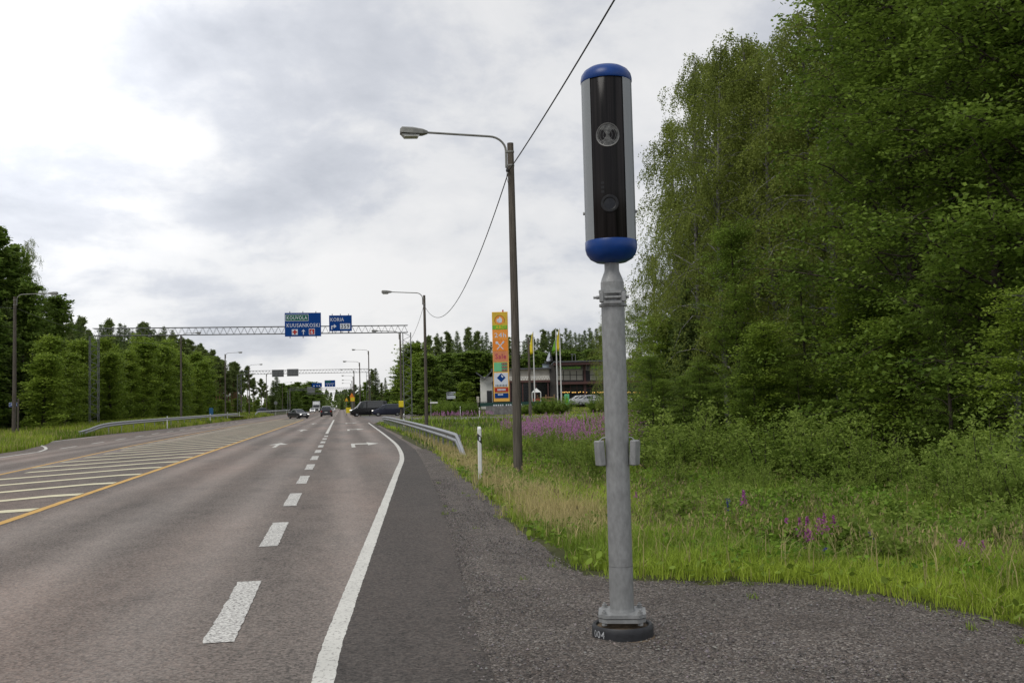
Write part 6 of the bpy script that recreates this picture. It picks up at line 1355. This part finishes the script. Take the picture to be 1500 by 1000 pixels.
# purple fireweed
def fireweed_mass(name, n, px0, px1, d0, d1, label, zscale=1.0, keepf=None):
    px = rg.uniform(px0, px1, n); d = rg.uniform(d0, d1, n); v = CF[None] + CR[None] * ((px - 750) / F_PX)[:, None]; x = v[:, 0] * d; y = v[:, 1] * d
    ok = vnoise(x, y, 2.2, 15) + rg.normal(0, .13, n) > .40
    if keepf is not None: ok &= keepf(px, d)
    x, y, d = x[ok], y[ok], d[ok]; m = len(x); z0 = terrain(x, y); h = rg.uniform(.75, 1.35, m) * zscale; k = 22; s = rg.uniform(0, 1, (m, k)) ** 1.1
    P = np.stack([x[:, None] + rg.normal(0, .035, (m, k)) * (1.1 - s), y[:, None] + rg.normal(0, .035, (m, k)) * (1.1 - s), (z0 + h)[:, None] - .42 * (1 - s)], -1).reshape(-1, 3)
    T = np.array([.54, .25, .47]) * rg.uniform(.6, 1.3, (m * k, 1)) * np.array([1, 1, 1]); V = leaves(P, np.tile([0, 0, 1.0], (m * k, 1)), .055, .045, rg, 1.2)
    k2 = 16; s = rg.uniform(0, 1, (m, k2)); P2 = np.stack([x[:, None] + rg.normal(0, .05, (m, k2)), y[:, None] + rg.normal(0, .05, (m, k2)), z0[:, None] + s * (h - .35)[:, None]], -1).reshape(-1, 3)
    V2 = leaves(P2, np.tile([0, 0, .4], (m * k2, 1)), .11, .03, rg, 1.0); T2 = GREEN1 * rg.uniform(.8, 1.5, (m * k2, 1))
    o = bpy.data.objects.new(name, np_mesh(name, np.concatenate([V, V2]), 4, M_petal, np.clip(np.concatenate([T, T2]), 0, 1))); col().objects.link(o); tag(o, label, 'wild flowers', kind='stuff')
fireweed_mass('fireweed', 2500, 720, 960, 44, 84, 'dense purple fireweed drift between the meadow and side road', 1.0, lambda px, d: d > np.interp(px, [720, 745, 765, 860, 960], [80, 68, 50, 48, 46]))
fireweed_mass('fireweed', 170, 625, 720, 119, 123, 'thin purple fireweed strip beyond the side road', .7)
def fireweed_plant(px, dep, top, spikes, label):
    p = R(px, 700, dep); g = tz(p.x, p.y); h = max(R(px, top, dep).z - g, .55); t = thing('fireweed_plant', label, 'wild flower', (p.x, p.y, g), 0, 'single fireweed plants in the meadow'); rs = np.random.default_rng(int(px)); mb = MB(); PV = []; LV = []
    for k in range(spikes):
        ox, oy = rs.normal(0, .12, 2) if k else (0, 0); hh = h * rs.uniform(.75, 1) if k else h; mb = MB(); mb.tube([(ox * .4, oy * .4, -.05), (ox * .8, oy * .8, hh * .6), (ox, oy, hh)], [.006, .005, .002], 5); st_ = mb.build('stem', M_bush, t)
        n = 70; s = rs.uniform(0, 1, n); pv = np.stack([ox + rs.normal(0, .03, n) * (1.15 - s), oy + rs.normal(0, .03, n) * (1.15 - s), hh - .05 - .22 * (1 - s)], 1)
        n = 40; s = rs.uniform(.1, .95, n); lv = np.stack([ox * s + rs.normal(0, .05, n), oy * s + rs.normal(0, .05, n), s * (hh - .3)], 1)
        for nm_, q_, L_, W_, c in (('flower_spike', pv, .036, .030, [.42, .13, .36]), ('foliage', lv, .11, .02, [.07, .12, .02])):
            V = leaves(q_, np.tile([0, 0, .6], (len(q_), 1)), L_, W_, rs, 1.0); o = bpy.data.objects.new(nm_, np_mesh(nm_, V, 4, M_petal, np.array(c) * rs.uniform(.7, 1.3, (len(q_), 1)))); col().objects.link(o); o.parent = st_
for px, d, top, n_, lb in ((1180, 12.2, 750, 5, 'largest clump of magenta flower spikes in the middle of the meadow'), (1150, 12.6, 752, 2, 'magenta flower spikes just left of the largest clump'), (1205, 12.4, 745, 2, 'magenta flower spike pair just right of the largest clump'), (1402, 9.6, 786, 2, 'pair of tall magenta spikes toward the right edge'), (1434, 9.4, 800, 1, 'single pinkish spike right of the tall pair'), (1088, 14.5, 712, 1, 'faint purple spike left in the meadow, right of the mast'), (931, 15.5, 718, 1, 'purple spike touching the right side of the mast')):
    fireweed_plant(px, d, top, n_, lb)
# blue lupins, seen as a few slim spikes
for px, d, top, lb in ((1272, 10.6, 778, 'slim blue lupin spike in the meadow before the shrubs'), (1204, 9.9, 800, 'slim blue lupin spike low in front of the large purple clump'), (1065, 14, 730, 'faint blue lupin spike right of the mast')):
    p = R(px, 700, d); g = tz(p.x, p.y); h = R(px, top, d).z - g; t = thing('lupin', lb, 'wild flower', (p.x, p.y, g), 0, 'blue lupins in the meadow'); mb = MB(); mb.tube([(0, 0, -.05), (0, 0, h)], [.006, .003], 5); mb.build('stem', M_bush, t); rs = np.random.default_rng(px); n = 60; s = rs.uniform(0, 1, n)
    V = leaves(np.stack([rs.normal(0, .015, n), rs.normal(0, .015, n), h - .2 * (1 - s)], 1), np.tile([0, 0, 1.], (n, 1)), .025, .02, rs, 1); o = bpy.data.objects.new('flower_spike', np_mesh('flower_spike', V, 4, M_petal, np.array([.07, .07, .30]) * rs.uniform(.7, 1.3, (n, 1)))); col().objects.link(o); o.parent = t
